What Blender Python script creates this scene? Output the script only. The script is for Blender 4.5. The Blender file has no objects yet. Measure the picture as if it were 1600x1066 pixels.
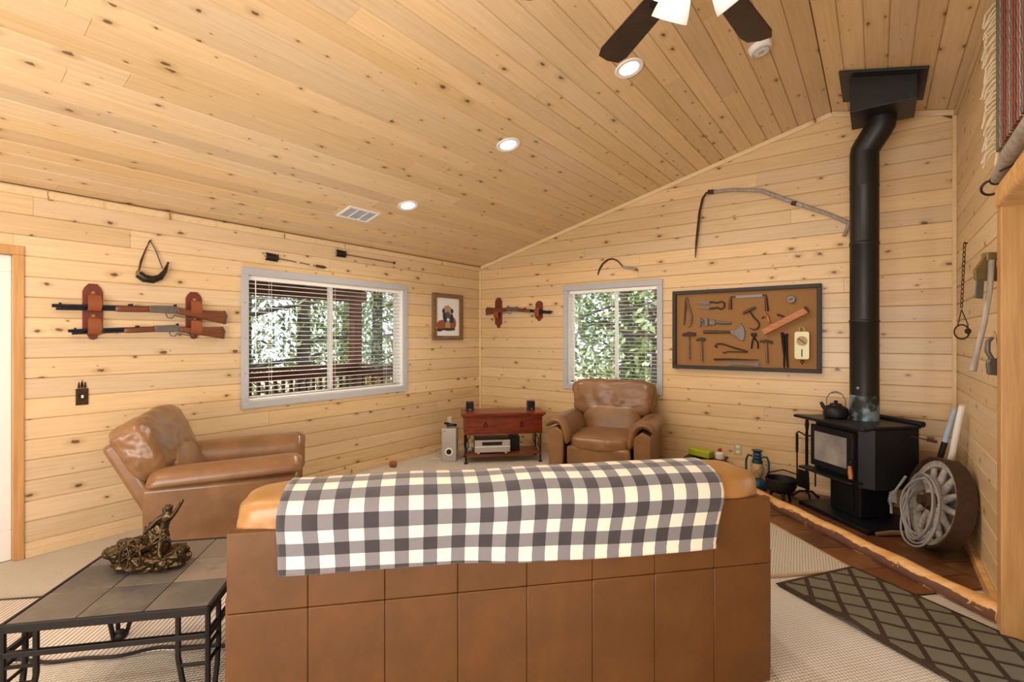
import bpy, bmesh, math, random
from mathutils import Vector, Matrix, noise
R = math.radians
random.seed(7)
S = bpy.context.scene
C = S.collection

# ------------------------------------------------------------------ camera, sky, sun, light, exposure
cam = bpy.data.cameras.new('camera'); cam.sensor_width = 36; cam.lens = 36*770/1600; cam.shift_y = -5/1600; cam.clip_start = .02
co = bpy.data.objects.new('camera', cam); C.objects.link(co)
co.location = (0, 0, 1.45); co.rotation_euler = (R(90), 0, math.atan(570/770)); S.camera = co
w = bpy.data.worlds.new('sky'); S.world = w; w.use_nodes = True
w.node_tree.nodes['Background'].inputs[0].default_value = (.80, .90, 1, 1)
w.node_tree.nodes['Background'].inputs[1].default_value = 1.5
def light(name, kind, loc, energy, color=(1,1,1), rot=(0,0,0), **k):
    l = bpy.data.lights.new(name, kind); l.energy = energy; l.color = color
    for a, b in k.items(): setattr(l, a, b)
    o = bpy.data.objects.new(name, l); C.objects.link(o); o.location = loc; o.rotation_euler = rot; return o
light('sun', 'SUN', (0,0,10), 5.0, (1,.95,.86), (R(38), R(-22), R(-50)), angle=R(1))
# unseen area lights added as daylight fill, behind the camera and to the right
light('rear_fill_light', 'AREA', (-.5,-2.9,1.3), 300, (1,.98,.96), (R(134),0,0), shape='RECTANGLE', size=4.0, size_y=2.3)
light('side_fill_light', 'AREA', (3.2,-.9,1.5), 125, (1,.98,.95), (R(118),0,R(90)), shape='RECTANGLE', size=2.6, size_y=1.5)
S.view_settings.view_transform = 'Standard'; S.view_settings.look = 'None'
S.view_settings.gamma = 1; S.view_settings.use_curve_mapping = False
S.view_settings.exposure = .4
S.cycles.use_denoising = True; S.cycles.max_bounces = 8; S.cycles.sample_clamp_indirect = 6

# ------------------------------------------------------------------ materials
MATS = {}
class NT:
    def __init__(s, name):
        s.m = bpy.data.materials.new(name); s.m.use_nodes = True; s.t = s.m.node_tree
        s.b = s.t.nodes['Principled BSDF']; MATS[name] = s.m
    def n(s, typ, **k):
        nd = s.t.nodes.new('ShaderNode'+typ)
        for a, v in k.items():
            if a.startswith('i_'): 
                key = a[2:]; key = int(key) if key.isdigit() else key
                s.set(nd.inputs[key], v)
            else: setattr(nd, a, v)
        return nd
    def set(s, inp, v):
        if isinstance(v, bpy.types.NodeSocket): s.t.links.new(v, inp)
        elif isinstance(v, bpy.types.Node): s.t.links.new(v.outputs[0], inp)
        else: inp.default_value = v
    def math(s, op, a, b=0, c=0, clamp=False):
        nd = s.n('Math', operation=op, use_clamp=clamp)
        for i, v in enumerate((a, b, c)): s.set(nd.inputs[i], v)
        return nd.outputs[0]
    def mix(s, f, a, b, bt='MIX'):
        nd = s.n('Mix', data_type='RGBA', blend_type=bt)
        s.set(nd.inputs[0], f); s.set(nd.inputs[6], a); s.set(nd.inputs[7], b); return nd.outputs[2]
    def step(s, v, lo, hi):
        nd = s.n('MapRange', interpolation_type='SMOOTHSTEP'); s.set(nd.inputs[0], v); s.set(nd.inputs[1], lo); s.set(nd.inputs[2], hi); return nd.outputs[0]
    def coord(s, scale=(1,1,1), rand=0, kind='Object'):
        v = s.n('TexCoord').outputs[kind]
        if rand:
            r = s.n('ObjectInfo').outputs['Random']
            cx = s.n('CombineXYZ'); s.set(cx.inputs[0], s.math('MULTIPLY', r, 37.3*rand)); s.set(cx.inputs[1], s.math('MULTIPLY', r, 91.7*rand)); s.set(cx.inputs[2], s.math('MULTIPLY', r, 13.1*rand))
            v = s.n('VectorMath', operation='ADD', i_0=v, i_1=cx).outputs[0]
        return s.n('VectorMath', operation='MULTIPLY', i_0=v, i_1=scale).outputs[0]
    def noise(s, vec, scale, detail=3, rough=.55):
        return s.n('TexNoise', i_Vector=vec, i_Scale=scale, i_Detail=detail, i_Roughness=rough).outputs[0]
    def fin(s, color=None, rough=.5, metal=0, bump=None, bs=.2, bd=.01, **k):
        if color is not None: s.set(s.b.inputs['Base Color'], color)
        s.set(s.b.inputs['Roughness'], rough); s.set(s.b.inputs['Metallic'], metal)
        for a, v in k.items(): s.set(s.b.inputs[a.replace('_',' ')], v)
        if bump is not None:
            b = s.n('Bump', i_Strength=bs, i_Distance=bd, i_Height=bump); s.t.links.new(b.outputs[0], s.b.inputs['Normal'])
        return s.m
def rgb(h, k=1.0):
    f = lambda c: ((c/12.92) if c <= .04045 else ((c+.055)/1.055)**2.4)*k
    return (f(int(h[0:2],16)/255), f(int(h[2:4],16)/255), f(int(h[4:6],16)/255), 1)
def plain(name, hexc, rough=.5, metal=0, var=.12, sc=12, bs=.08, k=1, **kw):
    t = NT(name); v = t.coord(rand=.3); n = t.noise(v, sc); c = rgb(hexc, k)
    col = t.mix(n, tuple(x*(1-var) for x in c[:3])+(1,), tuple(min(1,x*(1+var)) for x in c[:3])+(1,))
    return t.fin(col, rough, metal, n, bs, .004, **kw)
def pine(name, base='DDC197', dark='C4A36E', knot='503420', k=1, rough=.4):
    t = NT(name)
    v = t.coord((1,1,1), 1); r = t.n('ObjectInfo').outputs['Random']
    g = t.n('VectorMath', operation='MULTIPLY', i_0=v, i_1=(1.1,26,26)).outputs[0]
    grain = t.noise(g, 2.2, 5, .6)
    st = t.n('VectorMath', operation='MULTIPLY', i_0=v, i_1=(.55,9,9)).outputs[0]
    streak = t.step(t.noise(st, 1.6, 2), .58, .8)
    kv = t.n('VectorMath', operation='MULTIPLY', i_0=v, i_1=(4.2,8.2,0)).outputs[0]
    wob = t.n('TexNoise', i_Vector=v, i_Scale=30.0, i_Detail=2.0)
    kv = t.n('VectorMath', operation='ADD', i_0=kv, i_1=t.n('VectorMath', operation='MULTIPLY', i_0=wob.outputs[1], i_1=(.10,.16,0))).outputs[0]
    vo = t.n('TexVoronoi', voronoi_dimensions='2D', i_Vector=kv, i_Scale=1.0)
    sp = t.n('SeparateColor', i_0=vo.outputs['Color'])
    rad = t.math('MULTIPLY', t.math('GREATER_THAN', sp.outputs[0], .42), t.math('MULTIPLY_ADD', t.math('POWER', sp.outputs[1], 2.2), .105, .022))
    q = t.math('DIVIDE', vo.outputs['Distance'], t.math('MAXIMUM', rad, .0005))
    km = t.math('SUBTRACT', 1, t.step(q, .55, 1.05)); halo = t.math('SUBTRACT', 1, t.step(q, .8, 3.0))
    c = t.mix(t.math('MULTIPLY', t.step(grain, .35, .8), .6), rgb(base, k), rgb(dark, k*1.05))
    c = t.mix(t.math('MULTIPLY', streak, .22), c, rgb(dark, k*.75))
    c = t.mix(t.math('MULTIPLY', halo, .38), c, rgb('A67E3C', k))
    c = t.mix(t.math('MULTIPLY', km, .85), c, rgb(knot, k))
    hs = t.n('HueSaturation', i_Color=c); t.set(hs.inputs['Value'], t.math('MULTIPLY_ADD', r, .2, .9)); t.set(hs.inputs['Saturation'], t.math('MULTIPLY_ADD', t.math('FRACT', t.math('MULTIPLY', r, 7.7)), .16, .92))
    return t.fin(hs.outputs[0], rough, 0, grain, .05, .004, Coat_Weight=.12, Coat_Roughness=.25)
def leather(name, hexc, rough=.36, k=1):
    t = NT(name); v = t.coord(); big = t.noise(v, 5, 4, .6); vo = t.n('TexVoronoi', i_Vector=v, i_Scale=260.0)
    c = t.mix(t.step(big, .3, .75), rgb(hexc, k*.82), rgb(hexc, k*1.15))
    h = t.math('ADD', t.math('MULTIPLY', vo.outputs['Distance'], .25), t.math('MULTIPLY', t.noise(v, 9, 3), 1.2))
    return t.fin(c, rough, 0, h, .16, .006, Coat_Weight=.1, Coat_Roughness=.3)
def wood(name, a, b, sc=(3,40,40), rough=.4, k=1, bs=.1):
    t = NT(name); v = t.coord(sc, .5); n = t.noise(v, 1.2, 5, .6)
    return t.fin(t.mix(t.step(n,.25,.78), rgb(a,k), rgb(b,k)), rough, 0, n, bs, .004)
def slate(name, cols, rough=.45):
    t = NT(name); v = t.coord((1,1,1), 1); n = t.noise(v, 4, 6, .65); n2 = t.noise(v, 13, 4); r = t.n('ObjectInfo').outputs['Random']
    c = t.mix(r, rgb(cols[0]), rgb(cols[1])); c = t.mix(t.step(n, .4, .7), c, rgb(cols[2])); c = t.mix(t.math('MULTIPLY', t.step(n2, .55, .8), .6), c, rgb(cols[3]))
    return t.fin(c, rough, 0, t.math('ADD', n, n2), .35, .006)
def weave(name, a, b, sc, rough=.95):
    t = NT(name); v = t.coord(); x = t.n('SeparateXYZ', i_0=v)
    sx = t.math('SINE', t.math('MULTIPLY', x.outputs[0], sc)); sy = t.math('SINE', t.math('MULTIPLY', x.outputs[1], sc*.8))
    h = t.math('MULTIPLY_ADD', t.math('MULTIPLY', sx, sy), .5, .5); n = t.noise(v, 3, 4); n2 = t.noise(v, 90, 2)
    c = t.mix(h, rgb(a), rgb(b)); c = t.mix(t.math('MULTIPLY', n, .25), c, rgb(a)); c = t.mix(t.math('MULTIPLY', n2, .35), c, rgb(b))
    return t.fin(c, rough, 0, t.math('ADD', h, n2), .8, .006)
def emit(name, col, st):
    t = NT(name); return t.fin(col, .4, Emission_Color=col, Emission_Strength=st)

pine('pine'); pine('pine_trim', 'E3C99C', 'CCAC76', k=1.0); wood('casing', 'B4844C', 'CC9E64', (40,40,2.5)); wood('backing', '7A5430', '8A6038', rough=.8)
wood('log', 'C8904C', 'E8BE84', (2,14,14), .42); plain('bark', '6A4634', .8, var=.4, sc=18, bs=.5)
leather('leather_sofa', '5C370A', .5); leather('leather_pillow', 'A87C46', .36); leather('leather_chair', '84603E', .30); leather('leather_dark', '74492C', .4)
plain('black_gap', '0D0B0A', .8); plain('black_iron', '1C1815', .5, .5, sc=30); plain('stove_black', '17191F', .42, .3, .2, 20); plain('pipe_black', '23211F', .45, .4, .25, 14)
plain('axe_head', '76663E', .6, .3, .3, 30, .3); plain('rust_iron', '4A3626', .65, .5, .4, 30, .3); plain('grey_iron', '6E6A66', .5, .6, .3, 30, .2); plain('brass', 'B4AC84', .4, .35); plain('steel', '77787A', .5, .7)
wood('dark_wood', '3A2415', '573820', (30,30,3)); wood('gun_wood', '5B3018', '7C4726', (6,50,50), .35); wood('walnut_blade', '1E1511', '3A2A20', (8,70,70), .35)
wood('old_wood', '6A5138', '8C7050', (4,40,40), .7); wood('grey_wood', '8A8078', 'B0A79C', (30,30,4), .75); wood('orange_wood', '9A5A28', 'C07C40', (5,40,40), .5)
wood('cherry', '5A2010', '8A3A1C', (4,30,30), .28); plain('tan_strap', '8A4A24', .5, var=.2); plain('dark_strap', '6E2E1A', .5, var=.25, sc=25); plain('stitch', 'C9A070', .7)
plain('blue_steel', '343B4A', .3, .8); plain('white_paint', 'E9E6E0', .4, var=.03); plain('grey_paint', 'B4B7BA', .45, var=.05); plain('white_plastic', 'EDEDEA', .35, var=.02)
plain('vinyl', 'F2F0EA', .35, var=.02); plain('slat_white', 'F4F2EC', .4, var=.02); plain('silver', 'B9B6B0', .35, .4, .04); plain('black_plastic', '101012', .4); plain('display', '0A0706', .15)
plain('horn_dark', '241A14', .25, var=.4); plain('feather', '2E2620', .8, var=.5, sc=60); plain('burlap', '946C40', .9, var=.2, sc=160, bs=.5); plain('frame_black', '2B2622', .6, var=.25)
plain('bronze', '4A3B24', .36, .8, .6, 26, .8); slate('slate_table', ('3A3C40','867868','6E675E','45494E')); slate('slate_hearth', ('6E4427','543420','80593A','463020'), .38)
weave('carpet', '9E9484', 'EAE2D4', 300); weave('sisal', '8A7E6A', 'E2DAC8', 300); plain('binding', 'B89878', .9); plain('rug_brown', '3A2A18', .95, var=.2, sc=150, bs=.6); plain('rug_olive', '6A6452', .95, var=.2, sc=150, bs=.6)
plain('green_cloth', '5E7460', .9); plain('fringe', 'D8C8AC', .9); plain('rope', '8E8A88', .7, var=.25, sc=60); plain('kettle', '1E1D1F', .5, .4); plain('blue_enamel', '2F5870', .35, .5); plain('lamp_glass', 'B8A070', .2)
plain('green_box', 'A6B022', .5, var=.2, sc=30); plain('white_jar', 'E4DDD4', .4); plain('red_cap', 'B02A1C', .4); plain('outlet_green', 'B8B890', .4); plain('light_blue', '9FB4C4', .6)
plain('deck_wood', '6A3420', .6, var=.25); plain('deck_floor', '8A6A50', .8); plain('trunk', '4A4440', .9, var=.4, sc=14, bs=.6); plain('leaf_light', '9DB078', .8, var=.35, sc=2); plain('leaf_dark', '5E7A48', .8, var=.35, sc=2)
plain('ground_dry', 'B8A888', .95, var=.3, sc=2); plain('yellow_post', 'C89A38', .7); plain('paper', 'EEF0F0', .7, var=.02); plain('paint_tan', 'B49A78', .8, var=.3, sc=30); plain('paint_blue', '4A5A70', .8, var=.4, sc=40); plain('paint_rust', '9A5A3C', .8, var=.3, sc=40); plain('paint_dark', '3A3634', .8, var=.3)
emit('lamp_lens', (1,.96,.86,1), 5);  plain('soot_glass', '8A8682', .2, var=.75, sc=6, bs=0)
t = NT('frosted'); mx = t.n('MixShader', i_0=.55, i_1=t.n('BsdfDiffuse', i_Color=(.85,.85,.83,1)), i_2=t.n('BsdfTranslucent', i_Color=(.92,.92,.9,1))); t.t.links.new(mx.outputs[0], t.t.nodes['Material Output'].inputs[0])
t = NT('glass'); lw = t.n('Fresnel', i_IOR=1.45); mx = t.n('MixShader', i_0=t.math('MULTIPLY', lw, .6), i_1=t.n('BsdfTransparent'), i_2=t.n('BsdfGlossy', i_Roughness=.02)); t.t.links.new(mx.outputs[0], t.t.nodes['Material Output'].inputs[0])
# buffalo check: three tones from two sets of stripes in cloth coordinates
t = NT('plaid'); uv = t.n('SeparateXYZ', i_0=t.coord(kind='UV')); 
bands = [t.math('GREATER_THAN', t.math('SINE', t.math('MULTIPLY', uv.outputs[i], 62.83)), 0) for i in (0, 1)]
n = t.noise(t.coord(), 140, 2); sm = t.noise(t.coord(), 7, 3)
lv = t.math('ADD', bands[0], bands[1]); cg = t.mix(t.math('MINIMUM', lv, 1), rgb('E6DDCB'), rgb('747276')); cg = t.mix(t.math('SUBTRACT', lv, 1, clamp=True), cg, rgb('2A252A'))
t.fin(t.mix(t.math('MULTIPLY', sm, .12), cg, rgb('8A8688')), .9, 0, t.math('ADD', n, t.math('MULTIPLY', sm, 2)), .35, .006, Sheen_Weight=.3)
t = NT('striped_mat'); x = t.n('SeparateXYZ', i_0=t.coord()); n = t.noise(t.coord((60,1.2,1)), 1, 2); l = t.math('GREATER_THAN', t.math('SINE', t.math('MULTIPLY', x.outputs[0], 300)), .6)
t.fin(t.mix(l, t.mix(n, rgb('C9BBAE'), rgb('E8DED2')), rgb('8A7E76')), .9, 0, l, .3, .004)
t = NT('kilim'); x = t.n('SeparateXYZ', i_0=t.coord()); cr = t.n('ValToRGB'); cr.color_ramp.interpolation = 'CONSTANT'
zz = t.math('MULTIPLY', t.math('PINGPONG', x.outputs[2], .03), .35); t.set(cr.inputs[0], t.math('FRACT', t.math('MULTIPLY', t.math('ADD', x.outputs[0], zz), 4.6)))
for i, h in enumerate(['8A3A34','2A2220','B8837A','5E7460','A8423C','D8C8AC','2A2A34','7AA0A8','8A3A34','B0503C','2A2220','9A6A50']):
    e = cr.color_ramp.elements[i] if i < 2 else cr.color_ramp.elements.new(i/12)
    e.position = i/12; e.color = rgb(h)
t.fin(t.mix(t.math('MULTIPLY', t.step(t.noise(t.coord(), 55, 2), .5, .6), .5), cr.outputs[0], rgb('5A2A28')), .95, 0, t.noise(t.coord(), 200), .5, .004)
# pipe foot with heat-bleached blue and grey bloom
t = NT('pipe_bloom'); v = t.coord(); t.fin(t.mix(t.step(t.noise(v, 9, 5), .42, .62), rgb('2A2927'), rgb('7F9AA8')), .5, .3)

# ------------------------------------------------------------------ mesh helpers
class MB:
    def __init__(s): s.v = []; s.f = []; s.uv = None
    def add(s, vs, fs):
        k = len(s.v); s.v += [tuple(p) for p in vs]; s.f += [tuple(i+k for i in f) for f in fs]; return s
    def box(s, x0, x1, y0, y1, z0, z1, M=None):
        vs = [Vector((x, y, z)) for z in (z0, z1) for y in (y0, y1) for x in (x0, x1)]
        if M is not None: vs = [M @ p for p in vs]
        return s.add(vs, [(0,2,3,1),(4,5,7,6),(0,1,5,4),(2,6,7,3),(0,4,6,2),(1,3,7,5)])
    def prism(s, poly, a, b, axis='y', M=None):
        mk = {'y': lambda p, q: (p[0], q, p[1]), 'z': lambda p, q: (p[0], p[1], q), 'x': lambda p, q: (q, p[0], p[1])}[axis]
        n = len(poly); vs = [Vector(mk(p, a)) for p in poly] + [Vector(mk(p, b)) for p in poly]
        if M is not None: vs = [M @ p for p in vs]
        return s.add(vs, [tuple(range(n)), tuple(range(2*n-1, n-1, -1))] + [(i, i+n, (i+1) % n + n, (i+1) % n) for i in range(n)])
    def tube(s, pts, r, n=8, closed=False, flat=1.0, cap=True):
        pts = [Vector(p) for p in pts]; m = len(pts); rs = r if isinstance(r, (list, tuple)) else [r]*m
        vs = []; up = None
        for i, p in enumerate(pts):
            d = (pts[(i+1) % m] - pts[i-1]) if closed else (pts[min(i+1, m-1)] - pts[max(i-1, 0)])
            d = d.normalized() if d.length > 1e-9 else Vector((0,0,1))
            if up is None: up = d.orthogonal().normalized()
            up = (up - d*up.dot(d)); up = up.normalized() if up.length > 1e-6 else d.orthogonal().normalized()
            w_ = d.cross(up)
            for k in range(n):
                a = 2*math.pi*k/n; vs.append(p + up*math.cos(a)*rs[i] + w_*math.sin(a)*rs[i]*flat)
        fs = [(i*n+k, i*n+(k+1) % n, ((i+1) % m)*n+(k+1) % n, ((i+1) % m)*n+k) for i in range(m if closed else m-1) for k in range(n)]
        if not closed and cap: fs += [tuple(range(n-1, -1, -1)), tuple(range((m-1)*n, m*n))]
        return s.add(vs, fs)
    def ribbon(s, path, ws, th=.006):
        m = len(path); 
        for i, (y, z) in enumerate(path):
            d = Vector(path[min(i+1,m-1)])-Vector(path[max(i-1,0)]); d.normalize(); nn = Vector((-d.y, d.x))*th/2
            for (sx, q) in ((-1,1),(1,1),(1,-1),(-1,-1)): s.v.append((sx*ws[i], y+nn.x*q, z+nn.y*q))
        k = len(s.v)-4*m
        s.f += [(k+4*i+j, k+4*i+(j+1)%4, k+4*i+4+(j+1)%4, k+4*i+4+j) for i in range(m-1) for j in range(4)]+[(k,k+1,k+2,k+3),(k+4*m-1,k+4*m-2,k+4*m-3,k+4*m-4)]; return s
    def lathe(s, prof, n=20, M=None):
        vs = []
        for r_, z in prof:
            for k in range(n):
                a = 2*math.pi*k/n; vs.append(Vector((r_*math.cos(a), r_*math.sin(a), z)))
        if M is not None: vs = [M @ p for p in vs]
        m = len(prof)
        return s.add(vs, [(i*n+k, i*n+(k+1) % n, (i+1)*n+(k+1) % n, (i+1)*n+k) for i in range(m-1) for k in range(n)] + [tuple(range(n-1,-1,-1)), tuple(range((m-1)*n, m*n))])
    def ball(s, c, r, n=12, m=8):
        r = (r, r, r) if not isinstance(r, (tuple, list)) else r
        M = Matrix.Translation(c) @ Matrix.Diagonal((*r, 1))
        return s.lathe([(max(.02, math.sin(math.pi*i/m)), -math.cos(math.pi*i/m)) for i in range(m+1)], n, M)
    def cushion(s, c, h, e=4.0, n=10, wr=0, M=None, seed=0, puff=None, fq=1):
        idx = {}; vs = []; fs = []
        def vid(p):
            k = tuple(round(q, 4) for q in p)
            if k not in idx:
                idx[k] = len(vs); q = Vector(p); L = sum(abs(t_)**e for t_ in q)**(1/e); q = q/L
                if puff: q = Vector(puff(q))
                o = Vector((q.x*h[0], q.y*h[1], q.z*h[2]))
                if wr: o += o.normalized()*wr*(noise.noise(Vector((o.x*9+seed, o.y*9, o.z*9))*fq)+.5*noise.noise(Vector((o.x*26, o.y*26+seed, o.z*26))*fq))
                o += Vector(c); vs.append(M @ o if M is not None else o)
            return idx[k]
        g = [-1+2*i/n for i in range(n+1)]
        for ax in range(3):
            for sg in (-1, 1):
                for i in range(n):
                    for j in range(n):
                        q = []
                        for (a, b) in ((i,j),(i+1,j),(i+1,j+1),(i,j+1)):
                            p = [0,0,0]; p[ax] = sg; p[(ax+1)%3] = g[a]; p[(ax+2)%3] = g[b]; q.append(vid(p))
                        fs.append(q if sg > 0 else q[::-1])
        return s.add(vs, fs)
    def mesh(s, name):
        me = bpy.data.meshes.new(name); me.from_pydata(s.v, [], s.f)
        bm = bmesh.new(); bm.from_mesh(me); bmesh.ops.recalc_face_normals(bm, faces=bm.faces); bm.to_mesh(me); bm.free(); return me
    def build(s, name, m, parent=None, smooth=True, bevel=0, seg=2, label=None):
        me = s.mesh(name); me.materials.append(MATS[m])
        if smooth: me.shade_smooth(); me.set_sharp_from_angle(angle=R(42))
        o = bpy.data.objects.new(name, me); C.objects.link(o)
        if parent: o.parent = parent
        if bevel:
            b = o.modifiers.new('bevel', 'BEVEL'); b.width = bevel; b.segments = seg; b.limit_method = 'ANGLE'; b.angle_limit = R(40)
        if label: o['label'] = label
        return o
def tag(o, label, cat, group=None, kind=None):
    o['label'] = label; o['category'] = cat
    if group: o['group'] = group
    if kind: o['kind'] = kind
    return o
def thing(name, label, cat, loc=(0,0,0), rz=0, group=None, kind=None, rot=None):
    o = bpy.data.objects.new(name, None); C.objects.link(o); o.empty_display_size = .1; o.location = loc
    o.rotation_euler = rot if rot else (0, 0, R(rz)); return tag(o, label, cat, group, kind)
XA, YB, XC = -4.5, 5.325, .517
def on_wall(wall, name, label, cat, u, z, **k):          # local x right along the wall, -y out of it, z up
    loc, rz = {'A': ((XA, u, z), 90), 'B': ((u, YB, z), 0), 'C': ((XC, u, z), -90)}[wall]
    return thing(name, label, cat, loc, rz, **k)
def rotM(ax, deg, c=(0,0,0)): return Matrix.Translation(c) @ Matrix.Rotation(R(deg), 4, ax)
def arc(c, r, a0, a1, n, f): return [f(c[0]+r*math.cos(R(a0+(a1-a0)*i/n)), c[1]+r*math.sin(R(a0+(a1-a0)*i/n))) for i in range(n+1)]
def un(u, n_, z=0): return ((u-n_)/math.sqrt(2), (u+n_)/math.sqrt(2), z)   # axes along the diagonal seating group

# ------------------------------------------------------------------ planked shell
PIT = .135
def plank(parent, fr, u0b, u1b, u0t, u1t, v0, v1, m='pine', t_=.018, c=.005, g=.009):
    O, U, V, N = fr; cu, cv = (u0b+u1b)/2, (v0+v1)/2
    prof = [(v0,-t_),(v0,-g),(v0+c,0),(v1-c,0),(v1,-g),(v1,-t_)]
    vs = []
    for end in (0, 1):
        for (v, n_) in prof:
            k = (v-v0)/(v1-v0); a = (u0b+(u0t-u0b)*k) if end == 0 else (u1b+(u1t-u1b)*k)
            vs.append((a-cu, v-cv, n_))
    mb = MB().add(vs, [(0,1,2,3,4,5),(11,10,9,8,7,6)] + [(i, i+6, (i+1) % 6+6, (i+1) % 6) for i in range(6)])
    o = mb.build('plank', m, parent, smooth=False)
    M = Matrix((U, V, N)).transposed().to_4x4(); M.translation = Vector(O)+Vector(U)*cu+Vector(V)*cv; o.matrix_world = M
    return o
def boards(parent, fr, rows, ext, holes=(), seed=1, lmin=1.5, lmax=4.2):
    rnd = random.Random(seed)
    for (v0, v1) in rows:
        vm = (v0+v1)/2; a0, b0 = ext(v0); a1, b1 = ext(v1)
        if b0-a0 < .05: continue
        cuts = [(a0, a1)]; x = a0 + rnd.uniform(.6, lmax)
        spans = [(a0, a1, b0, b1)]
        hs = sorted([(h[0], h[1]) for h in holes if h[2] < v1-.002 and h[3] > v0+.002])
        for h in holes:
            if h[2] < v1-.002 and h[3] > v0+.002:
                for (q0, q1) in ((v0, h[2]), (h[3], v1)):
                    if q1-q0 > .012: plank(parent, fr, h[0], h[1]-.001, h[0], h[1]-.001, q0, q1)
        segs = []; s0, s1 = a0, a1
        for h in hs:
            if h[0] > s0: segs.append((s0, s1, h[0], h[0]))
            s0 = s1 = h[1]
        if b0 > s0: segs.append((s0, s1, b0, b1))
        for (p0, p1, q0, q1) in segs:
            c0, c1 = p0, p1
            while True:
                L = rnd.uniform(lmin, lmax)
                if min(q0, q1)-max(c0, c1) < L+.5:
                    plank(parent, fr, c0, q0-.001, c1, q1-.001, v0, v1); break
                plank(parent, fr, c0, c0+L-.0015, c1, c0+L-.0015, v0, v1); c0 = c1 = c0+L
X3, Y3, Z3 = Vector((1,0,0)), Vector((0,1,0)), Vector((0,0,1))
AL = math.atan(.252); RX, RZ = -.33, 3.50
def ceil_z(x): return RZ-.252*abs(x-RX)
rows = lambda z0, z1: [(max(z0, 1.45+PIT*k), min(z1, 1.45+PIT*(k+1))) for k in range(-11, 20) if min(z1, 1.45+PIT*(k+1))-max(z0, 1.45+PIT*k) > .02]
YF = -3.2
floor = MB().box(-4.7, 3.7, YF, 5.5, -.15, 0).build('floor', 'carpet', smooth=False); tag(floor, 'beige looped berber carpet covering the whole room', 'floor', kind='structure')
WA = (2.095, 3.935, .86, 2.035); WB = (-3.105, -1.912, .86, 2.055); DC = (2.45, 3.40)
wa = MB()
for (y0, y1, z0, z1) in [(YF,-.30,0,2.45),(-.30,.645,2.03,2.45),(.645,WA[0],0,2.45),(WA[0],WA[1],0,WA[2]),(WA[0],WA[1],WA[3],2.45),(WA[1],5.45,0,2.45)]:
    wa.box(XA-.14, XA-.018, y0, y1, z0, z1)
wa = wa.build('wall_left', 'backing', smooth=False); tag(wa, 'long knotty pine plank wall with the wide window', 'wall', kind='structure')
boards(wa, (Vector((XA,0,0)), Y3, Z3, X3), rows(0, 2.45), lambda v: (-1.0, YB), [(-.30,.645,-1,2.03), WA], 3)
wb = MB()
for (x0, x1, z0, z1) in [(XA-.14,WB[0],0,3.6),(WB[0],WB[1],0,WB[2]),(WB[0],WB[1],WB[3],3.6),(WB[1],XC+.12,0,3.6)]:
    wb.box(x0, x1, YB+.018, YB+.14, z0, min(z1, 2.5))
wb.prism([(XA-.14, 2.5), (XC+.12, 2.5), (XC+.12, ceil_z(XC)+.05), (RX, RZ+.05), (XA-.14, 2.52)], YB+.018, YB+.14)
wb = wb.build('wall_back', 'backing', smooth=False); tag(wb, 'knotty pine plank gable wall behind the stove and armchair', 'wall', kind='structure')
def extB(v):
    a, b = XA, XC
    if v > 2.45: a = RX-(RZ-v)/.252
    if v > ceil_z(XC): b = RX+(RZ-v)/.252
    return (min(a, RX-.02), max(b, RX+.02))
boards(wb, (Vector((0,YB,0)), X3, Z3, -Y3), rows(0, 3.48), extB, [WB], 5)
wc = MB()
for (y0, y1, z0, z1) in [(DC[1],5.45,0,3.3),(DC[0],DC[1],2.09,3.3),(1.1,DC[0],0,3.3)]: wc.box(XC+.018, XC+.12, y0, y1, z0, z1)
wc = wc.build('wall_right', 'backing', smooth=False); tag(wc, 'pine plank side wall hung with the axe and woven rug', 'wall', kind='structure')
boards(wc, (Vector((XC,0,0)), -Y3, Z3, -X3), rows(0, ceil_z(XC)), lambda v: (-YB, -1.1), [(-DC[1], -DC[0], -1, 2.09)], 8)
ce = MB().prism([(XA-.14, 2.45+.02), (RX, RZ+.02), (3.7, ceil_z(3.7)+.02), (3.7, ceil_z(3.7)+.15), (RX, RZ+.15), (XA-.14, 2.45+.15)], YF-.1, 5.45)
ce = ce.build('ceiling', 'backing', smooth=False); tag(ce, 'vaulted knotty pine plank ceiling rising to a ridge', 'ceiling', kind='structure')
V = Vector((math.cos(AL),0,math.sin(AL))); L = (RX-XA)/math.cos(AL)
boards(ce, (Vector((XA,0,2.45)), Y3, V, Y3.cross(V)), [(L-PIT*(k+1), L-PIT*k) for k in range(31)]+[(0, L-31*PIT)], lambda v: (-1.3, YB), (), 11, 1.6, 4.6)
V2 = Vector((math.cos(AL),0,-math.sin(AL))); fr2 = (Vector((RX,0,RZ)), Y3, V2, Y3.cross(V2))
boards(ce, fr2, [(PIT*k, min(PIT*(k+1), .873)) for k in range(7)], lambda v: (1.1, YB), (), 13, 1.6, 4.6)
# unseen part of the open-plan house: end walls behind the camera
for nm, b, lb in (('wall_front', (-4.64,3.7,YF-.1,YF,0,3.6), 'plain pine wall behind the viewer'), ('wall_kitchen', (3.6,3.7,YF,1.2,0,3.6), 'plain pine wall at the kitchen end'), ('wall_partition', (XC+.12,3.7,1.1,1.22,0,3.4), 'plain pine partition beyond the doorway')):
    tag(MB().box(*b).build(nm, 'pine', smooth=False), lb, 'wall', kind='structure')
def trim(name, label, mb, m='pine_trim'): tag(mb.build(name, m, smooth=False, bevel=.004), label, 'trim', kind='structure')
trim('trim_1', 'vertical pine corner strip between window walls', MB().box(XA, XA+.022, YB-.022, YB, 0, 2.43))
trim('trim_2', 'vertical pine corner strip beside the stove', MB().box(XC-.028, XC, YB-.028, YB, 0, 3.26))
trim('trim_3', 'pine ceiling strip along the long window wall', MB().box(XA, XA+.02, -1, YB, 2.385, 2.435))
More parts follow.
